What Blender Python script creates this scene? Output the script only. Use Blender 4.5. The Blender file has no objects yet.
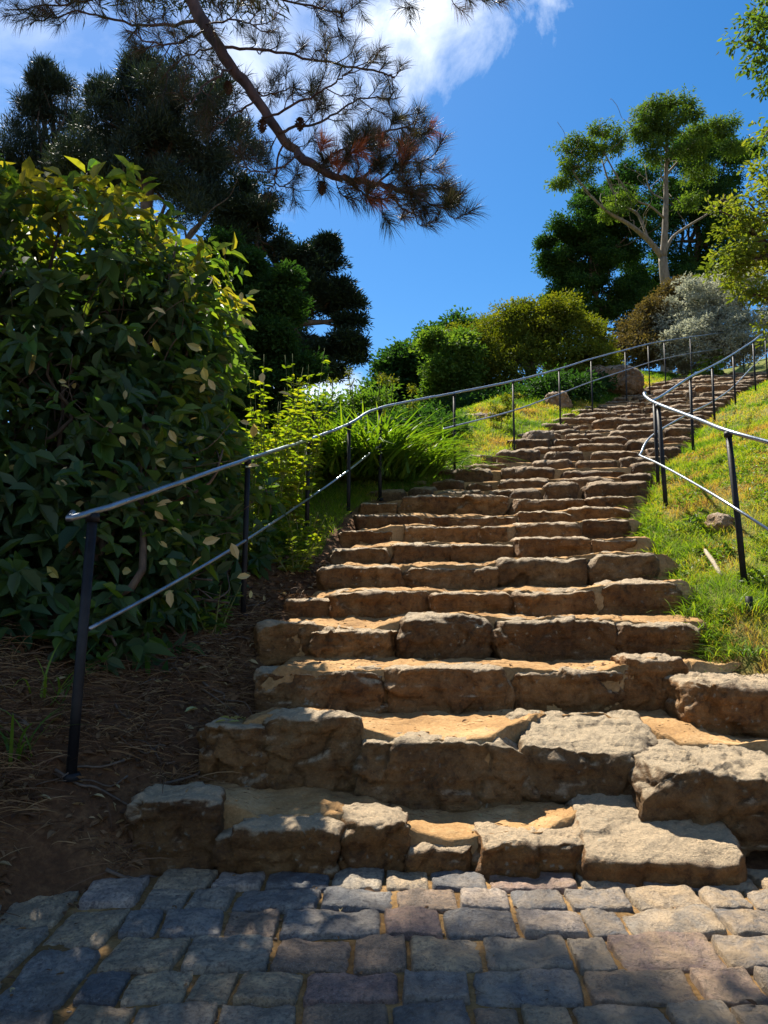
import bpy, math, random
import numpy as np
from mathutils import Vector
rng = np.random.default_rng(7)
random.seed(7)
R = math.radians
scene = bpy.context.scene
COL = scene.collection
# ------------------------------------------------------------------ camera
F = 770.0; PITCH = math.atan(85/F); HC = 1.3
cam_d = bpy.data.cameras.new('camera'); cam = bpy.data.objects.new('camera', cam_d); COL.objects.link(cam)
cam.location = (0, 0, HC); cam.rotation_euler = (R(90)+PITCH, 0, 0)
cam_d.sensor_fit = 'VERTICAL'; cam_d.sensor_height = 24; cam_d.lens = F/1024*24
cam_d.clip_start = .05; cam_d.clip_end = 3000
scene.camera = cam
cp, sp_ = math.cos(PITCH), math.sin(PITCH)
def at(px, py, Y):
    u = (px-384)/F; v = (512-py)/F
    d = np.array([u, cp - v*sp_, sp_ + v*cp])
    p = d*(Y/d[1]); p[2] += HC
    return p
def ray(px, py):
    p = at(px, py, 1.0); p[2] -= HC
    return p/np.linalg.norm(p)
# ------------------------------------------------------------------ noise
_perm = np.random.default_rng(3).permutation(4096)
_grad = np.random.default_rng(4).normal(size=(4096, 3)); _grad /= np.linalg.norm(_grad, axis=1)[:, None]
def perlin(p):
    p = np.asarray(p, float); i = np.floor(p).astype(int); f = p-i
    w = f*f*f*(f*(f*6-15)+10)
    out = 0
    for dx in (0, 1):
        for dy in (0, 1):
            for dz in (0, 1):
                h = _perm[(_perm[(_perm[(i[:, 0]+dx) & 4095]+i[:, 1]+dy) & 4095]+i[:, 2]+dz) & 4095]
                g = _grad[h]
                dot = g[:, 0]*(f[:, 0]-dx)+g[:, 1]*(f[:, 1]-dy)+g[:, 2]*(f[:, 2]-dz)
                ww = (w[:, 0] if dx else 1-w[:, 0])*(w[:, 1] if dy else 1-w[:, 1])*(w[:, 2] if dz else 1-w[:, 2])
                out = out+dot*ww
    return out
def fbm(p, scale=1., octaves=4, seed=0., gain=.5):
    p = np.asarray(p, float)*scale+seed*17.31
    a = 1.; s = 0
    for o in range(octaves):
        s = s+a*perlin(p); p = p*2.03+5.7; a *= gain
    return s
# ------------------------------------------------------------------ mesh helpers
def tag(o, label=None, cat=None, group=None, kind=None):
    if label: o['label'] = label
    if cat: o['category'] = cat
    if group: o['group'] = group
    if kind: o['kind'] = kind
    return o
def empty(name, loc, label, cat, group=None):
    o = bpy.data.objects.new(name, None); COL.objects.link(o)
    o.location = tuple(loc); o.empty_display_size = .1
    return tag(o, label, cat, group)
class MB:
    def __init__(s): s.v = []; s.q = []; s.t = []; s.n = 0; s.tint = []
    def add(s, v, quads=None, tris=None, tint=None):
        v = np.asarray(v, float).reshape(-1, 3)
        if quads is not None and len(quads): s.q.append(np.asarray(quads).reshape(-1, 4)+s.n)
        if tris is not None and len(tris): s.t.append(np.asarray(tris).reshape(-1, 3)+s.n)
        s.v.append(v); s.n += len(v)
        s.tint.append(np.full(len(v), .5) if tint is None else np.broadcast_to(np.asarray(tint, float), (len(v),)))
    def build(s, name, mat, parent=None, smooth=True):
        v = np.concatenate(s.v); tint = np.concatenate(s.tint)
        q = np.concatenate(s.q) if s.q else np.zeros((0, 4), int)
        t = np.concatenate(s.t) if s.t else np.zeros((0, 3), int)
        if parent is not None: v = v-np.array(parent_loc(parent))
        me = bpy.data.meshes.new(name)
        me.vertices.add(len(v)); me.vertices.foreach_set('co', v.astype(np.float32).ravel())
        li = np.concatenate([q.ravel(), t.ravel()]).astype(np.int32)
        me.loops.add(len(li)); me.loops.foreach_set('vertex_index', li)
        n = len(q)+len(t); me.polygons.add(n)
        ls = np.concatenate([np.arange(len(q))*4, len(q)*4+np.arange(len(t))*3]).astype(np.int32)
        lt = np.concatenate([np.full(len(q), 4), np.full(len(t), 3)]).astype(np.int32)
        me.polygons.foreach_set('loop_start', ls); me.polygons.foreach_set('loop_total', lt)
        me.polygons.foreach_set('use_smooth', np.full(n, smooth))
        a = me.attributes.new('tint', 'FLOAT', 'POINT'); a.data.foreach_set('value', tint.astype(np.float32))
        me.update(calc_edges=True); me.validate()
        me.materials.append(mat)
        o = bpy.data.objects.new(name, me); COL.objects.link(o)
        if parent is not None: o.parent = parent
        return o
def parent_loc(p):
    l = np.array(p.location[:])
    if p.parent: l = l+parent_loc(p.parent)
    return l
def catmull(P, n=8):
    P = np.asarray(P, float)
    Q = np.vstack([2*P[0]-P[1], P, 2*P[-1]-P[-2]]); out = []
    for i in range(1, len(Q)-2):
        for k in range(n):
            t = k/n
            out.append(.5*((2*Q[i])+(-Q[i-1]+Q[i+1])*t+(2*Q[i-1]-5*Q[i]+4*Q[i+1]-Q[i+2])*t*t+(-Q[i-1]+3*Q[i]-3*Q[i+1]+Q[i+2])*t**3))
    out.append(P[-1]); return np.array(out)
def tube(mb, P, r, sides=8, rough=0., tint=None, cap=True):
    P = np.asarray(P, float); n = len(P)
    r = np.broadcast_to(np.asarray(r, float), (n,)) if np.ndim(r) else np.full(n, r)
    T = np.gradient(P, axis=0); T /= np.linalg.norm(T, axis=1)[:, None]+1e-9
    ref = np.array([0, 0, 1.]) if abs(T[0, 2]) < .9 else np.array([1., 0, 0])
    u = np.cross(ref, T[0]); u /= np.linalg.norm(u)
    vs = []
    for i in range(n):
        u = u-T[i]*np.dot(u, T[i]); u /= np.linalg.norm(u)+1e-9; w = np.cross(T[i], u)
        a = np.arange(sides)/sides*2*np.pi
        rr = r[i]*(1+rough*rng.normal(size=sides)) if rough else r[i]
        vs.append(P[i]+(np.cos(a)*rr)[:, None]*u+(np.sin(a)*rr)[:, None]*w)
    v = np.concatenate(vs); i = np.arange(n-1)[:, None]*sides; k = np.arange(sides)[None]
    k2 = (k+1) % sides
    q = np.stack([i+k, i+k2, i+sides+k2, i+sides+k], -1).reshape(-1, 4)
    tr = []
    if cap:
        tr = [[0, j+1, j] for j in range(1, sides-1)]+[[(n-1)*sides, (n-1)*sides+j, (n-1)*sides+j+1] for j in range(1, sides-1)]
    mb.add(v, q, tr, tint)
def unit(a): return a/(np.linalg.norm(a, axis=-1, keepdims=True)+1e-9)
def leaves(mb, P, D, N, L, W, fold=.25, tint=None, simple=False, curl=.15):
    """P base points, D directions, N approx normals"""
    P = np.asarray(P); n = len(P); D = unit(D); S = unit(np.cross(D, N)); N = np.cross(S, D)
    L = np.broadcast_to(L, (n,))[:, None]; W = np.broadcast_to(W, (n,))[:, None]/2
    if tint is None: tint = rng.random(n)
    if simple:
        v = np.stack([P, P+D*L*.5+S*W+N*W*fold, P+D*L-N*L*curl, P+D*L*.5-S*W+N*W*fold], 1)
        b = np.arange(n)[:, None]*4
        mb.add(v.reshape(-1, 3), b+np.array([0, 1, 2, 3]), None, np.repeat(tint, 4))
    else:
        up = N*W*fold
        v = np.stack([P, P+D*L*.28+S*W*.85+up, P+D*L*.62+S*W*.9+up-N*L*curl*.3, P+D*L-N*L*curl,
                      P+D*L*.62-S*W*.9+up-N*L*curl*.3, P+D*L*.28-S*W*.85+up], 1)
        b = np.arange(n)[:, None]*6
        q = np.concatenate([b+np.array([0, 1, 2, 3]), b+np.array([0, 3, 4, 5])])
        mb.add(v.reshape(-1, 3), q, None, np.repeat(tint, 6))
def blades(mb, P, D, L, W, bend=.4, tint=None, seg=2):
    """grass-like blades: P bases, D leaning directions (unit, mostly up)"""
    n = len(P); P = np.asarray(P); D = unit(np.asarray(D, float)); hz = rng.normal(size=(n, 3)); hz[:, 2] = 0; hz = unit(hz)
    S = unit(np.cross(D, hz)); L = np.broadcast_to(L, (n,))[:, None]; W = np.broadcast_to(W, (n,))[:, None]/2
    if tint is None: tint = rng.random(n)
    rows = []
    for k in range(seg):
        t = k/seg
        c = P+D*L*t+hz*L*bend*t*t-np.array([0, 0, 1])*L*bend*.5*t*t*t
        w = W*(1-t*.55); rows += [c+S*w, c-S*w]
    rows.append(P+D*L+hz*L*bend-np.array([0, 0, 1])*L*bend*.5)
    v = np.stack(rows, 1); m = 2*seg+1; b = np.arange(n)[:, None]*m
    q = [b+np.array([2*k, 2*k+1, 2*k+3, 2*k+2]) for k in range(seg-1)]
    mb.add(v.reshape(-1, 3), np.concatenate(q) if q else None, b+np.array([2*seg-2, 2*seg-1, 2*seg]), np.repeat(tint, m))
# ------------------------------------------------------------------ materials
def nodes(name):
    m = bpy.data.materials.new(name); m.use_nodes = True; nt = m.node_tree
    return m, nt, nt.nodes, nt.links, nt.nodes['Principled BSDF']
def ramp(nt, stops, interp='LINEAR'):
    r = nt.nodes.new('ShaderNodeValToRGB'); r.color_ramp.interpolation = interp
    e = r.color_ramp.elements
    while len(e) < len(stops): e.new(.5)
    for k, (p, c) in enumerate(stops): e[k].position = p; e[k].color = (*c, 1)
    return r
def noise(nt, scale, detail=6, rough=.6, vec=None, dist=0.):
    n = nt.nodes.new('ShaderNodeTexNoise'); n.inputs['Scale'].default_value = scale
    n.inputs['Detail'].default_value = detail; n.inputs['Roughness'].default_value = rough
    n.inputs['Distortion'].default_value = dist
    if vec is not None: nt.links.new(vec, n.inputs['Vector'])
    return n
def mixc(nt, a, b, fac, blend='MIX'):
    m = nt.nodes.new('ShaderNodeMix'); m.data_type = 'RGBA'; m.blend_type = blend
    for s, x in ((6, a), (7, b), (0, fac)):
        if isinstance(x, bpy.types.NodeSocket): nt.links.new(x, m.inputs[s])
        elif isinstance(x, tuple): m.inputs[s].default_value = (*x, 1)
        else: m.inputs[s].default_value = x
    return m.outputs[2]
def math_(nt, op, a, b=None, c=None, clamp=False):
    m = nt.nodes.new('ShaderNodeMath'); m.operation = op; m.use_clamp = clamp
    for k, x in enumerate((a, b, c)):
        if x is None: continue
        if isinstance(x, bpy.types.NodeSocket): nt.links.new(x, m.inputs[k])
        else: m.inputs[k].default_value = x
    return m.outputs[0]
def maprange(nt, v, a, b, c=0., d=1.):
    m = nt.nodes.new('ShaderNodeMapRange'); nt.links.new(v, m.inputs[0])
    for k, x in enumerate((a, b, c, d)): m.inputs[k+1].default_value = x
    return m.outputs[0]
def bump(nt, h, strength, dist, prev=None):
    b = nt.nodes.new('ShaderNodeBump'); b.inputs['Strength'].default_value = strength
    b.inputs['Distance'].default_value = dist; nt.links.new(h, b.inputs['Height'])
    if prev is not None: nt.links.new(prev, b.inputs['Normal'])
    return b.outputs[0]
def pos(nt): return nt.nodes.new('ShaderNodeNewGeometry').outputs['Position']
def attr(nt, n='tint'):
    a = nt.nodes.new('ShaderNodeAttribute'); a.attribute_name = n; return a.outputs['Fac']

def leaf_mat(name, stops, trans=.35, tcol=(1.25, 1.3, .5), rough=.5, spec=.3, nscale=None):
    m, nt, N, L, b = nodes(name)
    r = ramp(nt, stops); L.new(attr(nt), r.inputs[0]); c = r.outputs[0]
    if nscale:
        n = noise(nt, nscale, 2, .5, pos(nt)); c = mixc(nt, c, mixc(nt, c, (.55, .6, .5), 1., 'MULTIPLY'), n.outputs[0])
    L.new(c, b.inputs['Base Color']); b.inputs['Roughness'].default_value = rough
    b.inputs['Specular IOR Level'].default_value = spec
    t = N.new('ShaderNodeBsdfTranslucent'); L.new(mixc(nt, c, tcol, 1., 'MULTIPLY'), t.inputs[0])
    mx = N.new('ShaderNodeMixShader'); mx.inputs[0].default_value = trans
    L.new(b.outputs[0], mx.inputs[1]); L.new(t.outputs[0], mx.inputs[2]); L.new(mx.outputs[0], N['Material Output'].inputs[0])
    return m
def bark_mat(name, c1, c2, scale=14, rough=.85):
    m, nt, N, L, b = nodes(name); p = pos(nt)
    mp = N.new('ShaderNodeMapping'); L.new(p, mp.inputs[0]); mp.inputs['Scale'].default_value = (1, 1, .3)
    n = noise(nt, scale, 8, .65, mp.outputs[0]); r = ramp(nt, [(.35, c1), (.65, c2)]); L.new(n.outputs[0], r.inputs[0])
    L.new(r.outputs[0], b.inputs['Base Color']); b.inputs['Roughness'].default_value = rough
    L.new(bump(nt, n.outputs[0], .8, .02), b.inputs['Normal']); return m
def rock_mat(name, cols, top, topamt=.6, sandy=.0):
    m, nt, N, L, b = nodes(name); p = pos(nt)
    n1 = noise(nt, 2.6, 5, .6, p, .6); n2 = noise(nt, 16, 9, .72, p, .3); n3 = noise(nt, 90, 6, .7, p)
    r = ramp(nt, cols); L.new(mixc(nt, n1.outputs[0], n2.outputs[0], .45), r.inputs[0])
    c = r.outputs[0]
    # stone-to-stone difference
    tr = ramp(nt, [(0, (.62, .56, .50)), (.3, (1.2, .98, .72)), (.55, (.82, .86, .92)), (.8, (1.1, .9, .7)), (1, (1.25, 1.15, 1.0))]); L.new(attr(nt), tr.inputs[0])
    c = mixc(nt, c, tr.outputs[0], 1., 'MULTIPLY')
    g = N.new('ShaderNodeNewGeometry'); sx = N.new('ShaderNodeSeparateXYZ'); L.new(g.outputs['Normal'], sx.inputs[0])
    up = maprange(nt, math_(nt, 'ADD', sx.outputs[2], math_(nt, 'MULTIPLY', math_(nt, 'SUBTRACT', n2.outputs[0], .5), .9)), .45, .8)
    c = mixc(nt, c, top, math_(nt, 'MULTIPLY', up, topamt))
    # pale lichen spots, then the hollows of the grain darkened towards black
    v = N.new('ShaderNodeTexVoronoi'); v.inputs['Scale'].default_value = 22; L.new(mixc(nt, p, n2.outputs[1], .08), v.inputs['Vector'])
    sp = maprange(nt, v.outputs['Distance'], .12, .26, 1., 0.); n4 = noise(nt, 3.3, 3, .5, p)
    sp = math_(nt, 'MULTIPLY', sp, maprange(nt, n4.outputs[0], .52, .62))
    c = mixc(nt, c, (.34, .34, .27), math_(nt, 'MULTIPLY', sp, .55))
    dk = maprange(nt, n2.outputs[0], .32, .46, .55, 1.)
    c = mixc(nt, c, (0, 0, 0), math_(nt, 'SUBTRACT', 1., dk))
    c = mixc(nt, c, mixc(nt, c, (1.7, 1.6, 1.5), 1., 'MULTIPLY'), maprange(nt, n3.outputs[0], .52, .72))
    L.new(c, b.inputs['Base Color']); b.inputs['Roughness'].default_value = .78
    b.inputs['Specular IOR Level'].default_value = .35
    nb = bump(nt, n2.outputs[0], 1., .06); nb = bump(nt, n3.outputs[0], .9, .012, nb)
    mu = N.new('ShaderNodeTexNoise'); mu.inputs['Scale'].default_value = 5; mu.inputs['Detail'].default_value = 8
    mp = N.new('ShaderNodeMapping'); mp.inputs['Scale'].default_value = (1, 1, 6); L.new(p, mp.inputs[0]); L.new(mp.outputs[0], mu.inputs['Vector'])
    nb = bump(nt, mu.outputs[0], .5, .03, nb)
    L.new(nb, b.inputs['Normal']); return m

M = {}
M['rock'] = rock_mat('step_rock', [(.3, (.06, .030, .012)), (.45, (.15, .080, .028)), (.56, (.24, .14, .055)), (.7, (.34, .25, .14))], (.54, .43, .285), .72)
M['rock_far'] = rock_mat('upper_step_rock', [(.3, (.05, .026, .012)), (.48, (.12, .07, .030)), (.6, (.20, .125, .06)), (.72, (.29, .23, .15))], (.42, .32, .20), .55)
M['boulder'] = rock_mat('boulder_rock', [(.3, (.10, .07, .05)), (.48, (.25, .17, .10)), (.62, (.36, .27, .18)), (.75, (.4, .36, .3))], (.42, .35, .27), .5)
# sand / trodden earth
def sand_mat(name, cols, bumpd=.02, grit=True):
    m, nt, N, L, b = nodes(name); p = pos(nt)
    n1 = noise(nt, 3.5, 6, .6, p, .4); n2 = noise(nt, 60, 6, .7, p); n3 = noise(nt, 14, 4, .6, p)
    r = ramp(nt, cols); L.new(mixc(nt, n1.outputs[0], n2.outputs[0], .4), r.inputs[0]); c = r.outputs[0]
    if grit:
        v = N.new('ShaderNodeTexVoronoi'); v.inputs['Scale'].default_value = 70; L.new(p, v.inputs['Vector'])
        pick = math_(nt, 'GREATER_THAN', v.outputs['Color'], .78)
        g = math_(nt, 'MULTIPLY', pick, maprange(nt, v.outputs['Distance'], .2, .34, 1., 0.))
        c = mixc(nt, c, (.20, .15, .11), math_(nt, 'MULTIPLY', g, .6))
    L.new(c, b.inputs['Base Color']); b.inputs['Roughness'].default_value = .95; b.inputs['Specular IOR Level'].default_value = .15
    nb = bump(nt, n3.outputs[0], .7, bumpd); nb = bump(nt, n2.outputs[0], .7, bumpd*.3, nb); L.new(nb, b.inputs['Normal']); return m
M['sand'] = sand_mat('sandy_earth', [(.32, (.16, .085, .034)), (.5, (.31, .180, .075)), (.66, (.45, .295, .145))])
M['jointsand'] = sand_mat('joint_sand', [(.34, (.07, .04, .016)), (.5, (.19, .11, .042)), (.68, (.36, .23, .10))], .015)
# ground: attribute tint 0 = earth, 1 = grass soil
def ground_mat():
    m, nt, N, L, b = nodes('hill_ground'); p = pos(nt)
    n1 = noise(nt, 1.6, 6, .62, p, .5); n2 = noise(nt, 26, 7, .7, p); n3 = noise(nt, 7, 5, .6, p)
    e = ramp(nt, [(.3, (.04, .02, .012)), (.48, (.095, .048, .024)), (.6, (.17, .09, .042)), (.72, (.27, .155, .075))])
    L.new(mixc(nt, n1.outputs[0], n2.outputs[0], .5), e.inputs[0])
    g = ramp(nt, [(.32, (.045, .065, .012)), (.48, (.10, .125, .022)), (.6, (.19, .17, .045)), (.74, (.30, .20, .09))])
    L.new(mixc(nt, n3.outputs[0], n2.outputs[0], .35), g.inputs[0])
    c = mixc(nt, e.outputs[0], g.outputs[0], attr(nt))
    L.new(c, b.inputs['Base Color']); b.inputs['Roughness'].default_value = .95; b.inputs['Specular IOR Level'].default_value = .1
    nb = bump(nt, n3.outputs[0], .7, .05); nb = bump(nt, n2.outputs[0], .8, .02, nb); L.new(nb, b.inputs['Normal']); return m
M['ground'] = ground_mat()
def sett_mat():
    m, nt, N, L, b = nodes('granite_setts'); p = pos(nt)
    r = ramp(nt, [(0, (.24, .205, .16)), (.16, (.18, .17, .16)), (.3, (.24, .15, .125)), (.42, (.10, .105, .115)), (.55, (.31, .235, .15)), (.7, (.21, .145, .10)), (.85, (.30, .25, .215)), (1, (.30, .24, .17))], 'CONSTANT')
    L.new(attr(nt), r.inputs[0])
    n1 = noise(nt, 9, 8, .7, p, .5); n2 = noise(nt, 70, 7, .72, p); n3 = noise(nt, 3, 3, .5, p)
    c = mixc(nt, r.outputs[0], mixc(nt, r.outputs[0], (2.1, 1.95, 1.7), 1., 'MULTIPLY'), maprange(nt, n1.outputs[0], .46, .66))
    c = mixc(nt, c, mixc(nt, c, (.35, .34, .36), 1., 'MULTIPLY'), maprange(nt, n2.outputs[0], .54, .38))
    n5 = noise(nt, 190, 3, .6, p); c = mixc(nt, c, (.42, .40, .36), math_(nt, 'MULTIPLY', maprange(nt, n5.outputs[0], .60, .68), .55))
    n6 = noise(nt, 1.4, 4, .6, p); c = mixc(nt, c, (.13, .085, .045), maprange(nt, n6.outputs[0], .50, .68, 0., .5))
    # sand trodden over the right-hand setts
    sx = N.new('ShaderNodeSeparateXYZ'); L.new(p, sx.inputs[0])
    f = maprange(nt, math_(nt, 'ADD', sx.outputs[0], math_(nt, 'MULTIPLY', n3.outputs[0], 1.6)), .7, 2.1, .08, .8)
    f = math_(nt, 'MULTIPLY', f, maprange(nt, n1.outputs[0], .35, .6))
    c = mixc(nt, c, (.36, .245, .13), f)
    L.new(c, b.inputs['Base Color']); b.inputs['Roughness'].default_value = .5; b.inputs['Specular IOR Level'].default_value = .5
    L.new(maprange(nt, n2.outputs[0], .3, .7, .34, .7), b.inputs['Roughness'])
    nb = bump(nt, n1.outputs[0], 1., .04); nb = bump(nt, n2.outputs[0], 1., .010, nb); L.new(nb, b.inputs['Normal']); return m
M['sett'] = sett_mat()
def metal_mat(name, col, met, rough):
    m, nt, N, L, b = nodes(name); n = noise(nt, 60, 5, .6, pos(nt)); n2 = noise(nt, 4, 4, .6, pos(nt))
    L.new(mixc(nt, col, tuple(x*.55+.02 for x in col), maprange(nt, n2.outputs[0], .4, .7)), b.inputs['Base Color'])
    b.inputs['Metallic'].default_value = met; L.new(maprange(nt, n.outputs[0], .3, .7, rough-.08, rough+.15), b.inputs['Roughness'])
    L.new(bump(nt, n.outputs[0], .25, .002), b.inputs['Normal']); b.inputs['Specular IOR Level'].default_value = .5 if met else .2; return m
M['rail'] = metal_mat('worn_steel_rail', (.34, .38, .43), .85, .32)
M['post'] = metal_mat('black_painted_steel', (.008, .008, .010), 0., .5)
# foliage
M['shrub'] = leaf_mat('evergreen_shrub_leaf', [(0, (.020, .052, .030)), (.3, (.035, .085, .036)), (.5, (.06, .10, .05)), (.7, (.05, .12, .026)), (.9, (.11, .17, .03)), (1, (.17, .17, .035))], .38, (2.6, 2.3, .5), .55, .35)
M['yleaf'] = leaf_mat('yellowed_leaf', [(0, (.42, .36, .09)), (.5, (.50, .40, .20)), (1, (.30, .34, .13))], .35, (1.2, 1.1, .6), .5)
M['dark'] = leaf_mat('dark_needles', [(0, (.008, .020, .014)), (.6, (.016, .034, .018)), (1, (.035, .055, .022))], .12, (1.3, 1.4, .6), .6, .25)
M['pinefar'] = leaf_mat('far_pine_needles', [(0, (.012, .026, .022)), (.6, (.024, .042, .030)), (1, (.05, .065, .035))], .15, (1.3, 1.3, .6), .6, .25)
M['mid'] = leaf_mat('mid_green_leaf', [(0, (.035, .08, .022)), (.6, (.07, .135, .030)), (1, (.13, .19, .04))], .38, (1.9, 1.9, .45), .7, .2)
M['bright'] = leaf_mat('bright_green_leaf', [(0, (.08, .14, .018)), (.6, (.15, .22, .022)), (1, (.27, .29, .03))], .42, (1.9, 1.8, .35), .62, .25)
M['olive'] = leaf_mat('olive_green_leaf', [(0, (.05, .08, .012)), (.55, (.11, .14, .018)), (1, (.20, .20, .025))], .38, (1.7, 1.6, .3), .7, .2)
M['gum'] = leaf_mat('gum_leaf', [(0, (.035, .075, .022)), (.6, (.08, .14, .03)), (1, (.15, .20, .04))], .38, (1.8, 1.8, .45), .7, .2)
M['deep'] = leaf_mat('deep_green_leaf', [(0, (.014, .042, .016)), (.6, (.030, .072, .022)), (1, (.06, .115, .03))], .34, (1.7, 1.9, .5), .75, .15)
M['silver'] = leaf_mat('silver_leaf', [(0, (.22, .24, .19)), (.6, (.36, .38, .31)), (1, (.46, .47, .40))], .34, (1.15, 1.12, .9), .7, .2)
M['brownb'] = leaf_mat('bronze_leaf', [(0, (.06, .05, .03)), (.6, (.11, .09, .04)), (1, (.18, .16, .05))], .3, (1.4, 1.2, .5), .75, .15)
M['lime'] = leaf_mat('yellow_green_leaf', [(0, (.07, .11, .02)), (.55, (.14, .19, .03)), (1, (.27, .28, .05))], .42, (1.5, 1.4, .4), .65, .2)
M['strap'] = leaf_mat('strap_leaf', [(0, (.045, .10, .014)), (.6, (.08, .16, .02)), (1, (.15, .22, .025))], .38, (2.0, 1.9, .4), .5, .35)
M['grass'] = leaf_mat('grass_blade', [(0, (.05, .12, .012)), (.3, (.11, .20, .014)), (.52, (.21, .28, .022)), (.68, (.34, .31, .06)), (.84, (.36, .24, .10)), (1, (.30, .17, .08))], .48, (1.5, 1.5, .35), .65, .2)
M['weed'] = leaf_mat('weed_leaf', [(0, (.05, .10, .018)), (.6, (.09, .17, .022)), (1, (.18, .25, .03))], .38, (1.8, 1.7, .4), .5)
M['straw'] = leaf_mat('dry_litter', [(0, (.06, .03, .016)), (.5, (.13, .07, .036)), (1, (.30, .19, .09))], .12, (1, .9, .7), .7)
M['deadleaf'] = leaf_mat('dead_leaf', [(0, (.05, .025, .012)), (.5, (.14, .07, .03)), (.85, (.26, .16, .08)), (1, (.38, .30, .15))], .2, (1.2, 1, .6), .7)
M['needle'] = leaf_mat('pine_needle', [(0, (.022, .034, .014)), (.5, (.045, .055, .022)), (.75, (.08, .055, .045)), (1, (.15, .08, .065))], .25, (1.6, 1.3, .8), .5)
M['rustneedle'] = leaf_mat('rust_needle', [(0, (.22, .07, .035)), (1, (.42, .15, .06))], .35, (1.4, 1.1, .8), .5)
M['pinebark'] = bark_mat('pine_bark', (.03, .017, .016), (.10, .06, .052))
M['bark'] = bark_mat('brown_bark', (.05, .035, .025), (.14, .10, .07))
M['gumbark'] = bark_mat('pale_gum_bark', (.10, .08, .055), (.23, .185, .13), 8)
M['stem'] = bark_mat('green_stem', (.10, .12, .04), (.18, .2, .06))
M['wood'] = bark_mat('weathered_wood', (.22, .17, .11), (.40, .33, .23))

# ------------------------------------------------------------------ stair rows (pixels of the photo at a distance)
# each near row: Y, [ (px0, px1, ytop, ybase, dY, depth, back) ... ]
rows = [
 (3.74, [(126,218,801,853,.05,.36),(214,238,838,856,.04,.2),(228,338,829,866,0,.40),(336,412,823,862,.05,.40),(406,476,851,869,.05,.34),(474,594,843,869,0,.42),(586,758,860,883,-.10,.60)]),
 (4.26, [(198,268,728,784,.05,.45),(260,363,718,789,.03,.45),(356,531,742,807,-.03,.46),(526,674,753,810,-.06,.66),(647,815,773,845,-.36,.60)]),
 (4.92, [(243,388,673,716,0,.42),(384,518,669,713,0,.45),(514,628,673,716,.02,.42),(620,692,660,708,.05,.42),(686,850,684,740,-.22,.66)]),
 (5.50, [(256,314,624,657,.05,.4),(308,402,631,658,0,.42),(397,494,616,661,-.06,.45),(490,624,621,663,-.02,.45),(612,704,625,660,0,.42)]),
 (6.05, [(284,334,600,617,.04,.4),(330,432,592,615,0,.42),(428,514,594,617,0,.42),(508,604,592,617,0,.42),(596,681,583,613,.02,.42)]),
 (6.60, [(316,403,567,589,0,.42),(400,502,567,591,0,.42),(498,594,559,589,0,.42),(590,660,554,585,0,.42)]),
 (7.15, [(328,391,549,564,0,.42),(387,453,544,563,0,.42),(449,516,545,563,0,.42),(512,594,538,561,0,.42),(589,643,540,557,0,.42)]),
 (7.70, [(338,396,532,544,0,.42),(394,520,527,544,0,.42),(517,586,523,543,0,.42),(582,634,520,541,0,.42)]),
 (8.20, [(350,422,515,528,0,.42),(419,522,517,528,0,.42),(518,572,512,526,0,.42),(569,632,508,525,0,.42)]),
 (8.70, [(360,399,503,514,0,.42),(396,514,495,515,0,.42),(510,592,499,512,0,.42),(588,642,497,511,0,.42)]),
]
# left/right edges of the flight in plan, height along it
LX = [(3.6,-1.22),(4.2,-1.0),(4.9,-.87),(5.5,-.90),(6.05,-.78),(6.6,-.58),(7.15,-.5),(7.7,-.45),(8.7,-.27),(9.3,-.1),(9.8,.5),(10.4,.95),(11,1.2),(12,1.95),(13,2.5),(14.5,3.45),(16,4.4),(17.5,5.3),(19,6.3),(21,7.7),(23,9.2)]
RX = [(3.6,2.3),(4.9,2.3),(5.5,2.25),(6.05,2.3),(7.15,2.4),(7.7,2.47),(8.7,2.9),(10,3.5),(11.7,4.6),(13,5.3),(15,6.55),(17.5,8.2),(19,9.3),(21,10.8),(23,12.4)]
ZS = [(y, float(at(384, st[1][3], y)[2])) for y, st in rows]
ZS[0] = (3.66, 0.0)
z_up = ZS[-1][1]; yy = 8.70; up_rows = []
while yy < 22.6:
    st = .50 + .03*math.sin(yy*7); yy += st
    z_up += st*(.415 if yy < 17 else .40); up_rows.append((yy, z_up)); ZS.append((yy, z_up))
ZS += [(30, z_up+2.0), (60, z_up+3.2), (400, z_up+3)]
ZY = np.array([a for a, b in ZS]); ZZ = np.array([b for a, b in ZS])
lxy, lxx = map(np.array, zip(*LX)); rxy, rxx = map(np.array, zip(*RX))
XL = lambda y: np.interp(y, lxy, lxx); XR = lambda y: np.interp(y, rxy, rxx)
def sstep(x, a, b):
    t = np.clip((x-a)/(b-a), 0, 1); return t*t*(3-2*t)
def zline(y):
    y = np.asarray(y, float)
    return np.where(y < 3.66, -.074*np.clip(3.66-y, 0, 7), np.interp(y, ZY, ZZ))
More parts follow.
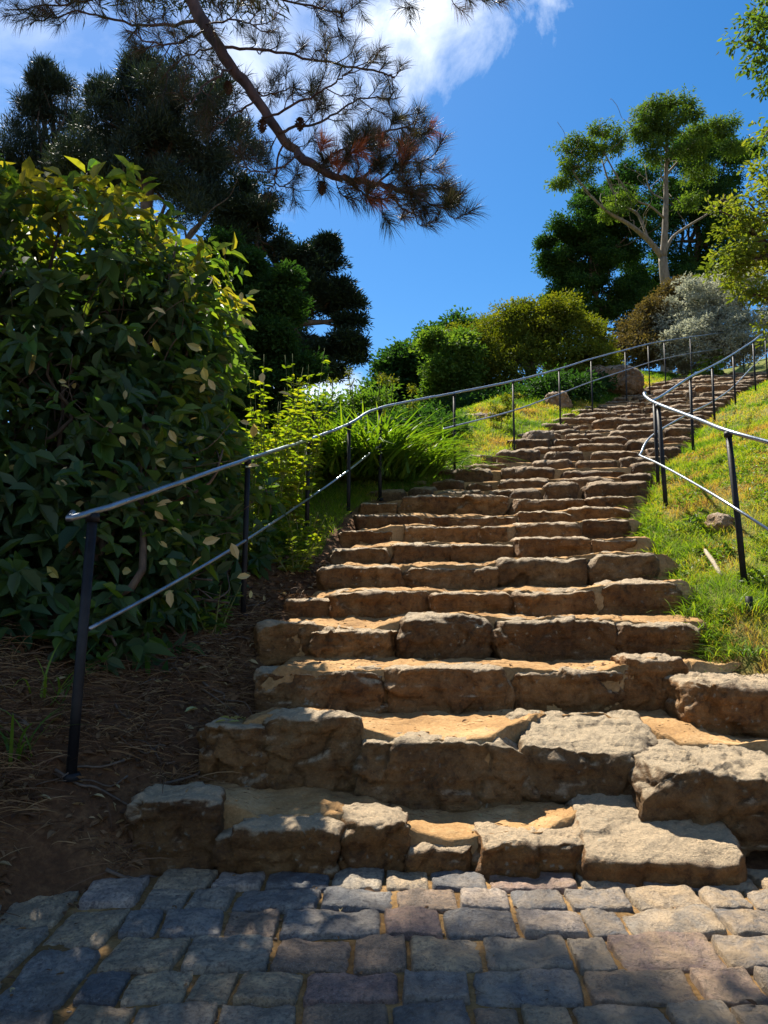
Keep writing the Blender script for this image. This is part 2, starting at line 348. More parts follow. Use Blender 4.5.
def T(x, y, detail=True):
    x = np.asarray(x, float); y = np.asarray(y, float)
    zc = zline(y)
    xl = np.where(y < 3.66, -1.78+.45*sstep(y, 3.2, 3.66), XL(y)); xr = np.where(y < 3.9, 6.+0*y, XR(y)+ (6-2.3)*(1-sstep(y, 3.9, 4.2)))
    dl = np.clip(xl-x, 0, None); dr = np.clip(x-xr, 0, None)
    g = np.interp(y, [-5, 3.0, 3.9, 5.0, 6.0, 9, 11, 18, 30, 60], [.35, .5, .62, .35, .1, .04, .10, .14, .05, 0])
    w = np.interp(y, [3, 6, 9.5, 11, 20], [1.4, 2.5, 1.2, 1.7, 2.0])
    fall = np.interp(y, [3, 6, 9, 11, 30], [.0, .05, .3, .42, .25])
    zl = zc+g*np.minimum(dl, w)-fall*np.clip(dl-w, 0, 12)
    zr = zc+.10*sstep(dr, 0, .25)+.30*np.minimum(dr, 4)+.12*np.clip(dr-4, 0, 14)
    z = np.where(dl > 0, zl, np.where(dr > 0, zr, zc))
    inside = (dl == 0) & (dr == 0)
    cob = 1-sstep(y, 3.50, 3.60)
    dip = np.where(inside, .16*(1-cob)+.06*cob, 0)
    m = np.minimum(x-xl, xr-x)
    dip = dip*np.clip(m/.15, 0, 1)
    z = z-dip
    if detail:
        p = np.stack([x.ravel(), y.ravel(), 0*x.ravel()], 1)
        nz = (.10*fbm(p, .9, 3, 1)+.035*fbm(p, 5, 3, 2)).reshape(x.shape)
        rough = np.where(inside, .25*(1-cob), 1)*np.clip((np.maximum(dl, dr))/.3+.15, 0, 1)
        z = z+nz*rough
    return z
def Tz(x, y): return float(T(np.array([x]), np.array([y]))[0])
# ------------------------------------------------------------------ ground sheet
def axis(lo, hi, step, far, n):
    a = np.arange(lo, hi+1e-6, step)
    e = np.geomspace(step, far, n).cumsum(); e = e/e[-1]*far
    return np.concatenate([lo-e[::-1], a, hi+e])
gx = axis(-4.5, 9, .07, 700, 45); gy = axis(1.5, 23, .08, 700, 45)
GX, GY = np.meshgrid(gx, gy); GZ = T(GX, GY)
far = np.hypot(GX, GY-10)
nx, ny = len(gx), len(gy)
idx = np.arange(nx*ny).reshape(ny, nx)
q = np.stack([idx[:-1, :-1], idx[:-1, 1:], idx[1:, 1:], idx[1:, :-1]], -1).reshape(-1, 4)
def grassy(x, y):
    xl = XL(y); xr = XR(y); p = np.stack([x.ravel(), y.ravel(), 0*x.ravel()], 1)
    n = fbm(p, 1.7, 3, 9).reshape(x.shape)
    r = sstep(x-xr+n*.15, -.02, .22)*sstep(y, 4.9, 5.3)
    l = sstep(xl-x+n*.15, .0, .18)*sstep(y+n*.5, 8.6, 9.6)
    l2 = sstep(xl-x, .6, 1.2)*sstep(y, 7.0, 8.2)
    return np.clip(np.maximum(np.maximum(r, l), l2), 0, 1)
mb = MB(); mb.add(np.stack([GX, GY, GZ], -1).reshape(-1, 3), q, None, grassy(GX, GY).ravel())
tag(mb.build('hillside', M['ground']), 'earth and grass hillside rising on both sides of the stone steps', 'ground', kind='structure')
# ------------------------------------------------------------------ stones
def cubegrid(nx, ny, nz):
    """closed surface of a box, verts in [-1,1]^3, faces as quads"""
    vs = []; qs = []; off = 0
    for ax, (na, nb) in ((0, (ny, nz)), (1, (nx, nz)), (2, (nx, ny))):
        for s in (-1, 1):
            a = np.linspace(-1, 1, na+1); b = np.linspace(-1, 1, nb+1)
            A, B = np.meshgrid(a, b, indexing='ij'); C = np.full_like(A, s)
            v = {0: (C, A, B), 1: (A, C, B), 2: (A, B, C)}[ax]
            vs.append(np.stack(v, -1).reshape(-1, 3))
            i = np.arange((na+1)*(nb+1)).reshape(na+1, nb+1)+off
            f = np.stack([i[:-1, :-1], i[1:, :-1], i[1:, 1:], i[:-1, 1:]], -1).reshape(-1, 4)
            flip = (s == -1) != (ax == 1)
            qs.append(f[:, ::-1] if flip else f); off += (na+1)*(nb+1)
    v = np.concatenate(vs); q = np.concatenate(qs)
    key = np.round(v*1e5).astype(np.int64); _, first, inv = np.unique(key, axis=0, return_index=True, return_inverse=True)
    return v[first], inv.ravel()[q]
_cg = {}
def stone(mb, x0, x1, yf, depth, zb, zt, seed, res=.02, slope=.08, rot=0., p=5., amp=1., tint=None, crack=True):
    hx, hy, hz = (x1-x0)/2, depth/2, (zt-zb)/2
    cnt = tuple(int(np.clip(round(2*h/res), 5, 60)) for h in (hx, hy, hz))
    if cnt not in _cg: _cg[cnt] = cubegrid(*cnt)
    c, q = _cg[cnt]
    ln = (np.abs(c)**p).sum(1)**(1/p)
    u = c/ln[:, None]
    v = u*np.array([hx, hy, hz])
    rs = np.random.default_rng(int(seed*10)+5)
    for _ in range(13):          # chisel flats off the corners and edges
        pn = unit(rs.normal(size=3)*np.array([1, 1, 1.])); 
        sup = (np.abs(pn)*np.array([hx, hy, hz])).sum(); dd = sup*rs.uniform(.76, .93)
        ex = v@pn-dd; v = v-np.clip(ex, 0, None)[:, None]*pn
    mn = min(hx, hy, hz*1.3); nrm = unit(np.sign(u)*np.abs(u)**(p-1)/np.array([hx, hy, hz]))
    big = fbm(v, .75/mn, 2, seed); med = fbm(v, 2.2/mn, 4, seed+3, .55)
    st = fbm(np.stack([v[:, 0]*2.2, v[:, 1]*2.2, v[:, 2]*16], 1), .8, 3, seed+5)     # bedding
    side = 1-np.abs(nrm[:, 2])
    d = (.13*big*mn+.11*med*mn)*amp+.030*st*side*amp+.010*fbm(v, 14, 3, seed+21, .6)
    rd = 1-np.abs(fbm(v, 1.1/mn, 3, seed+8)); d = d-.07*mn*amp*np.clip(rd-.93, 0, 1)/.07*(1 if crack else 0)
    ns = 16; sd_ = rs.uniform(-1, 1, (ns, 3))*np.array([hx, hy, hz]); wv = v+.05*np.stack([perlin(v*9+seed), perlin(v*9+seed+31), perlin(v*9+seed+57)], 1)
    dd2 = ((wv[:, None]-sd_[None])**2).sum(2); ci_ = dd2.argmin(1); so_ = np.sort(dd2, 1); ed = np.sqrt(so_[:, 1])-np.sqrt(so_[:, 0])
    tl = rs.normal(size=(ns, 3))*.10; off = rs.normal(size=ns)*.045*mn
    d = d+(off[ci_]+((v-sd_[ci_])*tl[ci_]).sum(1))*(.35+.65*side)-.010*np.clip(1-ed/.03, 0, 1)*side
    v = v+nrm*d[:, None]
    # uneven outline
    v[:, 0] += .055*hx*fbm(np.stack([v[:, 1]*0+seed, v[:, 2]/hz*.9, v[:, 1]/hy*.9], 1), 1, 2, seed+11)
    v[:, 2] += .16*hz*fbm(np.stack([v[:, 0]/hx*1.3, v[:, 1]/hy*.8, v[:, 0]*0], 1), 1, 2, seed+13)*(v[:, 2] > 0)
    v[:, 2] += slope*(v[:, 1]+hy)
    cr, sr = math.cos(rot), math.sin(rot)
    x = v[:, 0]*cr-v[:, 1]*sr; y = v[:, 0]*sr+v[:, 1]*cr
    v = np.stack([x+(x0+x1)/2, y+yf+hy, v[:, 2]+(zb+zt)/2], 1)
    mb.add(v, q, None, (seed*.6180339) % 1 if tint is None else tint)
stair = empty('stone_staircase', (.6, 3.7, 0), 'long winding flight of rough brown stone steps climbing the hill', 'staircase')
TREADS = []
def smoothprof(xs_, vals, x):
    o = 0
    for k in (-.15, -.075, 0, .075, .15): o = o+np.interp(x+k, xs_, vals)
    return o/5
def tread(name, y0, z0, y1, z1, xl, xr, slant, label=None, n=1., prof=None):
    nx_, ny_ = int((xr-xl)/(.035*n)), int((y1-y0)/(.03*n))+2
    X, Yt = np.meshgrid(np.linspace(xl, xr, nx_), np.linspace(0, 1, ny_))
    Yw = y0+(y1-y0)*Yt+slant*(X-(xl+xr)/2); Zw = z0+(z1-z0)*Yt**.8
    if prof is not None:
        f0 = smoothprof(prof[0], prof[1], X); g0 = smoothprof(prof[0], prof[2], X); f1 = smoothprof(prof[3], prof[4], X)
        Yw = g0+(y1-g0)*Yt; Zw = f0+(f1-f0)*Yt**.85
    pp = np.stack([X.ravel(), Yw.ravel(), 0*X.ravel()], 1)
    Zw = Zw+(.040*fbm(pp, 2.6, 3, 4)+.020*fbm(pp, 11, 4, 5, .65)).reshape(X.shape)
    # a skirt so the tread is a thick bed of earth
    V = np.stack([X, Yw, Zw], -1)
    edge = np.clip(np.minimum(X-xl, xr-X)/.12, 0, 1); V[..., 2] -= .10*(1-edge)
    V = np.concatenate([V[:1]-np.array([0, 0, .25]), V, V[-1:]-np.array([0, 0, .3])])
    i = np.arange(V.shape[0]*V.shape[1]).reshape(V.shape[:2])
    qq = np.stack([i[:-1, :-1], i[:-1, 1:], i[1:, 1:], i[1:, :-1]], -1).reshape(-1, 4)
    m = MB(); m.add(V.reshape(-1, 3), qq)
    TREADS.append(V[2:-2, 2:-2])
    return m.build(name, M['sand'], stair)
sid = 1
for r, (Y, st) in enumerate(rows):
    if r+1 < len(rows): Y1 = rows[r+1][0]; z1 = np.mean([at(384, s[3], Y1)[2] for s in rows[r+1][1][:4]])
    else: Y1, z1 = up_rows[0]
    z0 = np.mean([at(384, s[2], Y+s[4])[2] for s in st[1:5]])
    if r == 0: z0 = at(384, 836, Y)[2]; 
    xl = at(st[0][0], st[0][3], Y+st[0][4])[0]+.10; xr = float(XR(Y))+.2+(1.2 if r < 3 else 0)
    z0_ = z0-.02; z1_ = z1+.015
    px_, pz_, py_ = [], [], []
    for (a, b_, yt, yb, dy, dep, *_) in st:
        A = at(a, yb, Y+dy)[0]; Bx = at(b_, yb, Y+dy)[0]; big_ = (r, yt) in ((0, 860), (1, 753), (1, 773), (2, 684))
        zz_ = at(384, yt, Y+dy)[2]; back = dep*.82 if big_ else .10+.07*math.sin(a)
        px_ += [A+.04, Bx-.04]; pz_ += [zz_+(.19*dep if big_ and yt in (860, 753) else .10*dep if big_ else .012)]*2; py_ += [Y+dy+back]*2
    if r+1 < len(rows):
        nx_, nz_ = [], []
        for (a, b_, yt, yb, dy, dep, *_) in rows[r+1][1]:
            yq = Y1+max(dy, -.1); nx_ += [at(a, yb, yq)[0]+.03, at(b_, yb, yq)[0]-.03]; nz_ += [min(at(384, yb, yq)[2], z1+.05)+.012]*2
    else: nx_, nz_ = [-5, 5], [z1+.02]*2
    stp = tread('step', Y+.10, z0_, Y1+.22, z1_, xl, xr, 0., prof=(np.array(px_), np.array(pz_), np.array(py_), np.array(nx_), np.array(nz_)))
    for k, (a, b_, yt, yb, dy, dep, *_) in enumerate(st):
        yf = Y+dy; A = at(a, yb, yf); B = at(b_, yb, yf); zt = at(384, yt, yf)[2]; zb = A[2]-.06
        m = MB(); sl = .05
        if r == 0: zb = min(zb, -.10)
        if r == 0 and k == 6: sl = .10; yf += .0
        thick = zt-zb
        near = r < 4
        if not ((r, k) in ((0, 6), (1, 4), (2, 4), (1, 3))): dep = float(rng.uniform(.22, .36))
        if (r, k) == (0, 6): sl = .24; dep = .68
        if (r, k) == (1, 3): sl = .22
        stone(m, A[0]-.002, B[0]+.002, yf+rng.normal()*.012, dep, zb, zt+.005, sid*1.7, res=.016 if near else .028, slope=sl, rot=rng.normal()*.045, p=9. if not (r == 3 and k == 2) else 4., amp=.9 if r != 0 or k != 6 else .5)
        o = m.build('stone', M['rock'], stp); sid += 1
        if (r, k) == (0, 6): o['label'] = 'broad flat slab in front of the right-hand block'
        if (r, k) == (1, 4): o['label'] = 'big square block jutting forward on the right'
        if (r, k) == (3, 2): o['label'] = 'rounded boulder with a cracked face set among the square stones'
for r, (Y, Z) in enumerate(up_rows):
    Y1, Z1 = up_rows[r+1] if r+1 < len(up_rows) else (Y+.5, Z+.2)
    if r+1 == len(up_rows): continue
    prevZ = up_rows[r-1][1] if r else ZS[9][1]
    xl, xr = float(XL(Y)), float(XR(Y)); w = xr-xl
    tan = (XL(Y+.5)+XR(Y+.5)-XL(Y-.5)-XR(Y-.5))/2
    slant = -float(np.clip(tan, 0, .8))*.30
    rise = (Z1-Z)*.80
    stp = tread('step', Y+.12, Z+rise-.005, Y1+.2, Z1+.01, xl-.08, xr+.08, slant, n=2.2)
    # stones
    x = xl-rng.random()*.1; k = 0
    while x < xr-.1:
        wd = float(np.clip(rng.normal(.62, .22), .28, 1.2))
        if xr-(x+wd) < .25: wd = xr-x+.05
        xm = x+wd/2-(xl+xr)/2; zj = rng.normal()*.03
        m = MB()
        stone(m, x-.01, x+wd-.02, Y+slant*xm+rng.normal()*.05, .42, Z-.07, Z+rise+zj, sid*1.7, res=.04, slope=.12, rot=math.atan(slant)+rng.normal()*.06, p=5.5, amp=1.1)
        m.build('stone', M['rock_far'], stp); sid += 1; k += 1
        x += wd+.01
# ------------------------------------------------------------------ cobbled path
def cz(y): return -.074*np.clip(3.66-y, 0, 7)
mb = MB(); ms = MB()
def sett(x0, x1, y0, y1, n, seed, ang=0., tint=None):
    cx, cy = (x0+x1)/2, (y0+y1)/2; hx, hy = (x1-x0)/2, (y1-y0)/2
    key = ('s', n)
    if key not in _cg: _cg[key] = cubegrid(n, n, 3)
    c, q = _cg[key]; ln = (np.abs(c)**14).sum(1)**(1/14); u = c/ln[:, None]
    jx, jy = rng.normal(size=2)*.035
    v = u*np.array([hx, hy, .05])
    v[:, 0] += hx*jx*u[:, 1]; v[:, 1] += hy*jy*u[:, 0]
    top = (v[:, 2] > 0)
    e = np.maximum(np.abs(u[:, 0])**12, np.abs(u[:, 1])**12)
    v[:, 2] += top*(-.008*e+.020*fbm(v, 7, 5, seed, .6)+.004)
    s = np.stack([u[:, 0]*1.2, u[:, 1]*1.2, u[:, 2]*.5], 1)
    v[:, 0] += .06*hx*fbm(s, 2.6, 4, seed+2, .6)*np.abs(u[:, 0]); v[:, 1] += .09*hy*fbm(s, 2.6, 4, seed+4, .6)*np.abs(u[:, 1])
    tx, ty = rng.normal(size=2)*.04; v[:, 2] += tx*v[:, 0]+ty*v[:, 1]+rng.normal()*.004
    ca, sa = math.cos(ang), math.sin(ang)
    X = v[:, 0]*ca-v[:, 1]*sa+cx; Yv = v[:, 0]*sa+v[:, 1]*ca+cy
    Zv = v[:, 2]+cz(Yv)-.032
    mb.add(np.stack([X, Yv, Zv], 1), q, None, rng.random() if tint is None else tint)
y = 3.81; s_ = 50
while y > -2.6:
    h = float(rng.uniform(.185, .245)) if y > 1 else .24
    x = -1.05+rng.uniform(-.015, .015)
    while x < 5:
        w_ = float(np.clip(rng.normal(.27, .07), .16, .42))
        n = 22 if y > 1.8 and x < 3 else 6
        sett(x+.006, x+w_-.006, y-h+.006, y-.006, n, s_, rng.normal()*.02+.015*math.sin(x)); s_ += 1
        x += w_
    y -= h
for ci in range(3):
    x1 = -1.06-ci*.27; x0 = x1-.27; y = 3.74-ci*.14
    while y > -2.6:
        h = float(rng.uniform(.28, .40)); n = 22 if y > 1.8 else 6
        sett(x0+.011, x1-.011, y-h+.011, y-.011, n, s_, rng.normal()*.03); s_ += 1; y -= h
cob = mb.build('cobbled_path', M['sett']); tag(cob, 'cobbled path of worn granite setts at the foot of the steps', 'path', kind='structure')
X, Yg = np.meshgrid(np.linspace(-1.95, 5.4, 260), np.linspace(-3, 3.86, 240))
pp = np.stack([X.ravel(), Yg.ravel(), 0*X.ravel()], 1)
Zg = cz(Yg)-.003+(.013*fbm(pp, 5, 3, 30)+.005*fbm(pp, 22, 2, 33)).reshape(X.shape)
Zg -= .10*(1-np.clip((X+1.95)/.15, 0, 1)) 
i = np.arange(X.size).reshape(X.shape)
ms.add(np.stack([X, Yg, Zg], -1).reshape(-1, 3), np.stack([i[:-1, :-1], i[:-1, 1:], i[1:, 1:], i[1:, :-1]], -1).reshape(-1, 4))
tag(ms.build('sand_joints', M['jointsand']), 'sandy earth filling the joints between the setts', 'ground', kind='structure')
# ------------------------------------------------------------------ handrails
def post(root, px_t, py_t, px_b, Y, r, zb=None, sink=.08):
    t = at(px_t, py_t, Y); bx = at(px_b, py_t, Y)[0]
    z = Tz(bx, Y) if zb is None else zb
    m = MB()
    P = np.array([[bx, Y, z-sink], [bx*.7+t[0]*.3, Y, z+(t[2]-z)*.3], [t[0], Y, t[2]-.012]])
    tube(m, P, [r, r, r], 12)
    tube(m, np.array([[t[0], Y, t[2]-.05], [t[0], Y, t[2]-.008]]), [r*1.35, r*1.35], 12)
    m.build('post', M['post'], root)
    # base collar
    c = MB(); tube(c, np.array([[bx, Y, z-.02], [bx, Y, z+.012]]), [r*2.1, r*1.7], 12); c.build('base_plate', M['post'], root)
    return t
rl = empty('handrail', at(82, 770, 3.95), 'grey metal handrail on black posts climbing the left side of the steps', 'handrail')
lp = [(93,512,82,3.95,.026),(248,459,246,5.95,.021),(308,440,308,8.1,.024),(349,424,349,8.75,.022),(380,408,380,9.35,.022),(454,393,454,10.5,.017),(513,381,513,11.7,.016),(559,369,559,13.9,.016),(591,359,591,15.2,.016),(625,350,625,17.,.016),(648,344,648,18.3,.016),(664,341,664,19.5,.016),(690,337,690,21.,.016),(742,330,742,23,.016)]
tops = [post(rl, a, b_, c, Y, r) for a, b_, c, Y, r in lp]
pts = [at(72, 513, 3.85)]+tops
m = MB(); tube(m, catmull(pts, 10)+rng.normal(size=(len(catmull(pts, 10)), 3))*.0015, .0165, 10); m.build('top_rail', M['rail'], rl)
low = [at(89, 629, 3.95), at(170, 585, 4.8), at(246, 540, 5.95), at(308, 499, 8.1-.02), at(349, 470, 8.75), at(381, 444, 9.35)]
m = MB(); tube(m, catmull(low, 8), .012, 8); m.build('lower_rail', M['rail'], rl)
low2 = [at(443, 429, 10.3)]+[p-np.array([0, 0, .47]) for p in tops[5:]]
m = MB(); tube(m, catmull(low2, 8), .011, 8); m.build('lower_rail', M['rail'], rl)
rr = empty('handrail', at(737, 590, 5.2), 'grey metal handrail with a hairpin bend on the grassy right bank', 'handrail')
rp = [(728,431,737,6.0,.024),(658,404,662,8.1,.024)]
ta = [post(rr, a, b_, c, Y, r) for a, b_, c, Y, r in rp]
rb = [(654,400,655,9.3,.022),(690,377,690,11.,.021),(712,366,712,13.,.02),(733,354,733,15.5,.02),(753,341,753,17.2,.02),(765,333,765,20.,.02),(800,320,800,22,.02)]
tb = [post(rr, a, b_, c, Y, r) for a, b_, c, Y, r in rb]
pts = [at(860, 468, 4.9), at(790, 448, 5.5), ta[0]+[0, 0, .0], at(700, 420, 6.8), ta[1]+[0, 0, .0], at(646, 397, 8.6), at(645, 393, 8.8), tb[0]]+tb[1:]
m = MB(); tube(m, catmull(pts, 8), .0165, 10); m.build('top_rail', M['rail'], rr)
pts = [at(880, 600, 4.9), at(800, 550, 5.5), at(730, 505, 5.97), at(690, 481, 7.0), at(657, 463, 8.07), at(641, 456, 8.6), at(641, 453, 8.8), at(653, 435, 9.3), at(690, 413, 11.), at(712, 402, 13), at(733, 387, 15.5), at(753, 366, 17.2), at(768, 352, 20)]
m = MB(); tube(m, catmull(pts, 8), .012, 8); m.build('lower_rail', M['rail'], rr)
post(rr, 868, 473, 885, 4.8, .024)
m = MB(); p0 = at(747, 572, 4.9); z = Tz(p0[0], 4.9+.5)
zz = Tz(at(747, 560, 5.6)[0], 5.6); pa = at(747, 560, 5.6)
tube(m, np.array([[pa[0], 5.6, zz-.05], [pa[0], 5.6, zz+.13]]), [.028, .026], 10)
tag(m.build('post_stub', M['post']), 'short black metal stub in the grass behind the nearest right rail post', 'stub')
# ------------------------------------------------------------------ trees and bushes
def limb(mb, a, b_, r0, r1, n=6, wob=.06, sag=0., sides=7):
    a = np.asarray(a, float); b_ = np.asarray(b_, float); L = np.linalg.norm(b_-a)
    t = np.linspace(0, 1, n+1)[:, None]; P = a+(b_-a)*t
    P[1:-1] += rng.normal(size=(n-1, 3))*L*wob*.5; P[:, 2] += (sag*L*4*t*(1-t))[:, 0]
    P = catmull(P, 3); tube(mb, P, np.linspace(r0, r1, len(P)), sides); return P
def crown(mb, blobs, nclump, k, cr, ls, lw, flat=.5, shell=.55, simple=True, tintbias=0., upbias=.6, drop=0.):
    """blobs: (centre, radii). clumps spread on the blob's outer part; k leaves each"""
    vol = np.array([r[0]*r[2]+r[0]*r[1] for _, r in blobs]); vol = vol/vol.sum()
    for (c, r), f in zip(blobs, vol):
        m = max(3, int(nclump*f)); d = unit(rng.normal(size=(m, 3)))
        rad = shell+(1.08-shell)*rng.random(m)**.6
        cc = np.asarray(c)+d*rad[:, None]*np.asarray(r)*(1+.18*fbm(d, 2.3, 2, rng.random()*50))[:, None]
        sz = cr*rng.uniform(.6, 1.5, m)
        P = np.repeat(cc, k, 0)+np.clip(rng.normal(size=(m*k, 3)), -1.7, 1.7)*np.repeat(sz, k)[:, None]*np.array([1, 1, flat])*.6
        out = unit(P-np.repeat(cc, k, 0)+np.repeat(d, k, 0)*.2*cr)
        D = unit(out+rng.normal(size=out.shape)*.5+np.array([0, 0, -drop])); Nn = unit(rng.normal(size=out.shape)*.6+np.array([0, 0, upbias]))
        tint = np.clip(np.repeat(rng.random(m)*.5, k)+rng.random(m*k)*.5+tintbias, 0, 1)
        leaves(mb, P, D, Nn, ls*rng.uniform(.6, 1.3, m*k), lw*rng.uniform(.7, 1.2, m*k), tint=tint, simple=simple)
def B(px, py, Y, rx, ry, ra=None):
    """blob from its place and size as seen from the path"""
    c = at(px, py, Y); s = Y/F; return (c, (rx*s, (ra if ra else rx)*s, ry*s))
def shatter(blobs, n=6, f=.40, flat=.75):
    out = []
    for c, r in blobs:
        r = np.array(r); out.append((c, tuple(r*.42)))
        for _ in range(n):
            d = unit(rng.normal(size=3))*rng.uniform(.55, 1.02)
            out.append((np.asarray(c)+d*r, tuple(r*f*rng.uniform(.6, 1.25)*np.array([1, 1, flat]))))
    return out
def tree(name, label, cat, base, mat, bark, blobs, nclump, k, cr, ls, lw, tr=.15, group=None, trunk_to=None, sat=14, frag=None, **kw):
    x, y = base; z = Tz(x, y)-.1
    main_ = list(blobs); blobs = list(blobs)
    for _ in range(sat):
        c, r = main_[rng.integers(len(main_))]; a_ = rng.uniform(-.5, 3.64); f_ = rng.uniform(.22, .42)
        blobs.append((np.asarray(c)+np.array([math.cos(a_)*r[0], rng.normal()*.4*r[1], math.sin(a_)*r[2]])*rng.uniform(.85, 1.15), tuple(np.array(r)*f_*np.array([1, 1, .8]))))
    if frag: blobs = shatter(blobs, *frag)
    root = empty(name, (x, y, z), label, cat, group)
    m = MB(); top = trunk_to if trunk_to is not None else np.mean([b_[0] for b_ in blobs], 0)
    T0 = limb(m, (x, y, z), top, tr, tr*.45, 6, .05, sides=9)
    for c, r in main_:
        s = T0[int(len(T0)*rng.uniform(.45, .95))]
        e = np.asarray(c)+np.array([0, 0, -.2*r[2]])
        Pl = limb(m, s, e, tr*.42, tr*.1, 5, .08, .04)
        for _ in range(3):
            limb(m, Pl[len(Pl)//2], np.asarray(c)+unit(rng.normal(size=3))*np.array(r)*.8, tr*.15, tr*.03, 4, .1, sides=5)
    m.build('trunk', bark, root)
    m = MB(); crown(m, blobs, nclump, k, cr, ls, lw, **kw); m.build('crown', mat, root, smooth=False)
    return root
X = lambda px, Y: (px-384)/F*Y
# --- left back pines
tree('pine_tree', 'slim dark pine furthest left against the sky', 'tree', (X(55, 17), 17), M['pinefar'], M['bark'],
     [B(48,95,17,15,10), B(60,118,17,30,10), B(30,108,17,12,5), B(22,130,17,16,6), B(82,118,17,12,6), B(50,150,17,45,16), B(5,160,17,30,16), B(90,150,17,30,14), B(42,76,17,5,10), B(68,88,17,6,10), B(47,84,17,9,7), B(30,165,17,50,22), B(60,185,17,60,25), B(10,200,17,40,30)], 760, 40, .15, .16, .018, tr=.13, flat=.9, drop=-.9, trunk_to=at(45, 72, 17), shell=.1, sat=16, frag=(8, .20, 1.3))
tree('pine_tree', 'broad dark pine behind the leafy shrub, under the overhanging branch', 'tree', (X(165, 15), 15), M['pinefar'], M['bark'],
     [B(128,100,15,34,20), B(165,85,15,40,24), B(200,110,15,40,28), B(120,130,15,40,18), B(175,140,15,60,28), B(215,150,15,40,30), B(140,72,15,16,12), B(105,112,15,14,10), B(150,180,15,80,30), B(210,200,15,50,40), B(120,170,15,50,26)], 1700, 42, .15, .15, .018, tr=.20, flat=.9, drop=-.9, trunk_to=at(160, 75, 15), shell=.1, sat=22, frag=(10, .22, 1.2))
tree('cypress_tree', 'black-green cypress with layered ragged boughs left of the blue sky gap', 'tree', (X(268, 16), 16), M['dark'], M['bark'],
     [B(255,225,16,34,26), B(290,262,16,28,14), B(325,268,16,22,14), B(325,290,16,30,14), B(345,300,16,22,10), B(350,345,16,28,12), B(322,352,16,34,14), B(300,300,16,30,22), B(262,290,16,36,30), B(280,335,16,30,22), B(322,372,16,34,9), B(240,190,16,28,20), B(355,322,16,14,10), B(258,370,16,40,26),B(235,250,16,34,40), B(322,247,16,8,9)],
     2000, 42, .14, .12, .028, tr=.22, flat=.5, drop=-.4, trunk_to=at(285, 290, 16), shell=.1, sat=18, frag=(10, .24, .6))
tree('leafy_tree', 'grey-green rounded tree between the shrub and the dark cypress', 'tree', (X(240, 12.), 12.), M['deep'], M['bark'],
     [B(262,300,12.,34,34), B(275,335,12.,30,30), B(245,345,12.,34,40), B(225,290,12.,30,40), B(285,370,12.,26,22), B(250,400,12.,40,40), B(222,250,12.,22,20)],
     1700, 42, .13, .08, .04, tr=.12, sat=18, shell=.2, frag=(10, .26, .8))
# --- far wood behind everything on the left and middle
tree('leafy_tree', 'low green tree far left of the path below the cypress', 'tree', (X(330, 20), 20), M['mid'], M['bark'],
     [B(300,430,20,50,34), B(345,425,20,40,22), B(378,415,20,30,24), B(250,440,20,50,40), B(410,450,20,40,30)], 420, 60, .35, .14, .07, tr=.15)
tree('dark_bush', 'dark green bush left of the bright green tree, beside the sky gap', 'bush', (X(405, 22), 22), M['deep'], M['bark'],
     [B(396,375,22,18,22), B(412,362,22,20,16), B(388,400,22,20,20), B(420,395,22,20,30), B(440,420,22,26,26)], 380, 60, .30, .14, .08, tr=.12)
tree('leafy_tree', 'fresh green tree in front of the dark bush, left of the big olive bush', 'tree', (X(452, 18), 18), M['mid'], M['bark'],
     [B(448,352,18,24,18), B(440,385,18,26,26), B(465,385,18,24,30), B(455,415,18,34,22), B(430,345,18,9,7)], 620, 50, .20, .10, .055, tr=.12, tintbias=.1, frag=(4, .4, .7))
tree('dark_bush', 'black-green treetop rising behind the olive bush', 'bush', (X(460, 27), 27), M['deep'], M['bark'],
     [B(460,336,27,24,17), B(485,340,27,20,16), B(440,345,27,16,14)], 240, 60, .34, .16, .09, tr=.14)
tree('olive_bush', 'big rounded yellow-green bush behind the left handrail', 'bush', (X(535, 19), 19), M['olive'], M['bark'],
     [B(500,345,19,36,30), B(535,332,19,38,26), B(570,345,19,34,30), B(595,368,19,24,26), B(535,375,19,60,36), B(490,385,19,26,26), B(520,318,19,20,13), B(556,318,19,20,12), B(478,355,19,18,18), B(608,385,19,16,18)],
     1300, 60, .17, .085, .04, tr=.18, flat=.6, shell=.7, sat=30)
tree('small_sapling', 'thin young sapling on the grass edge before the dark bushes', 'sapling', (X(502, 13.4), 13.4), M['olive'], M['stem'],
     [B(502,405,13.4,8,8), B(499,416,13.4,6,6), B(507,414,13.4,5,5)], 14, 14, .06, .06, .03, tr=.012)
# --- right: dark wood, gum tree, silver bush
tree('dark_tree', 'tall dense dark tree left of the gum tree, sky through its lower stems', 'tree', (X(625, 38), 38), M['deep'], M['bark'],
     [B(590,230,38,34,26), B(570,258,38,30,22), B(610,262,38,40,26), B(600,205,38,34,18), B(630,225,38,40,30), B(588,290,38,36,18), B(625,295,38,34,18), B(605,315,38,30,12), B(555,270,38,14,9), B(640,325,38,20,14)],
     1900, 42, .28, .15, .08, tr=.22, shell=.1, sat=26, frag=(12, .26, .8))
tree('dark_tree', 'widest dark tree behind the gum tree trunk', 'tree', (X(695, 41), 41), M['deep'], M['bark'],
     [B(665,190,41,50,30), B(700,185,41,40,44), B(715,230,41,44,50), B(665,240,41,44,44), B(690,290,41,60,34), B(740,260,41,40,60), B(725,150,41,24,20), B(655,290,41,34,26)],
     2100, 42, .32, .16, .085, tr=.3, shell=.1, sat=20, frag=(12, .26, .8))
g0 = (X(672, 33), 33); gz = Tz(*g0)-.1
gum = empty('gum_tree', (g0[0], g0[1], gz), 'tall gum tree with a pale forked trunk and open domed crown', 'tree')
m = MB(); fk = at(663, 258, 33)
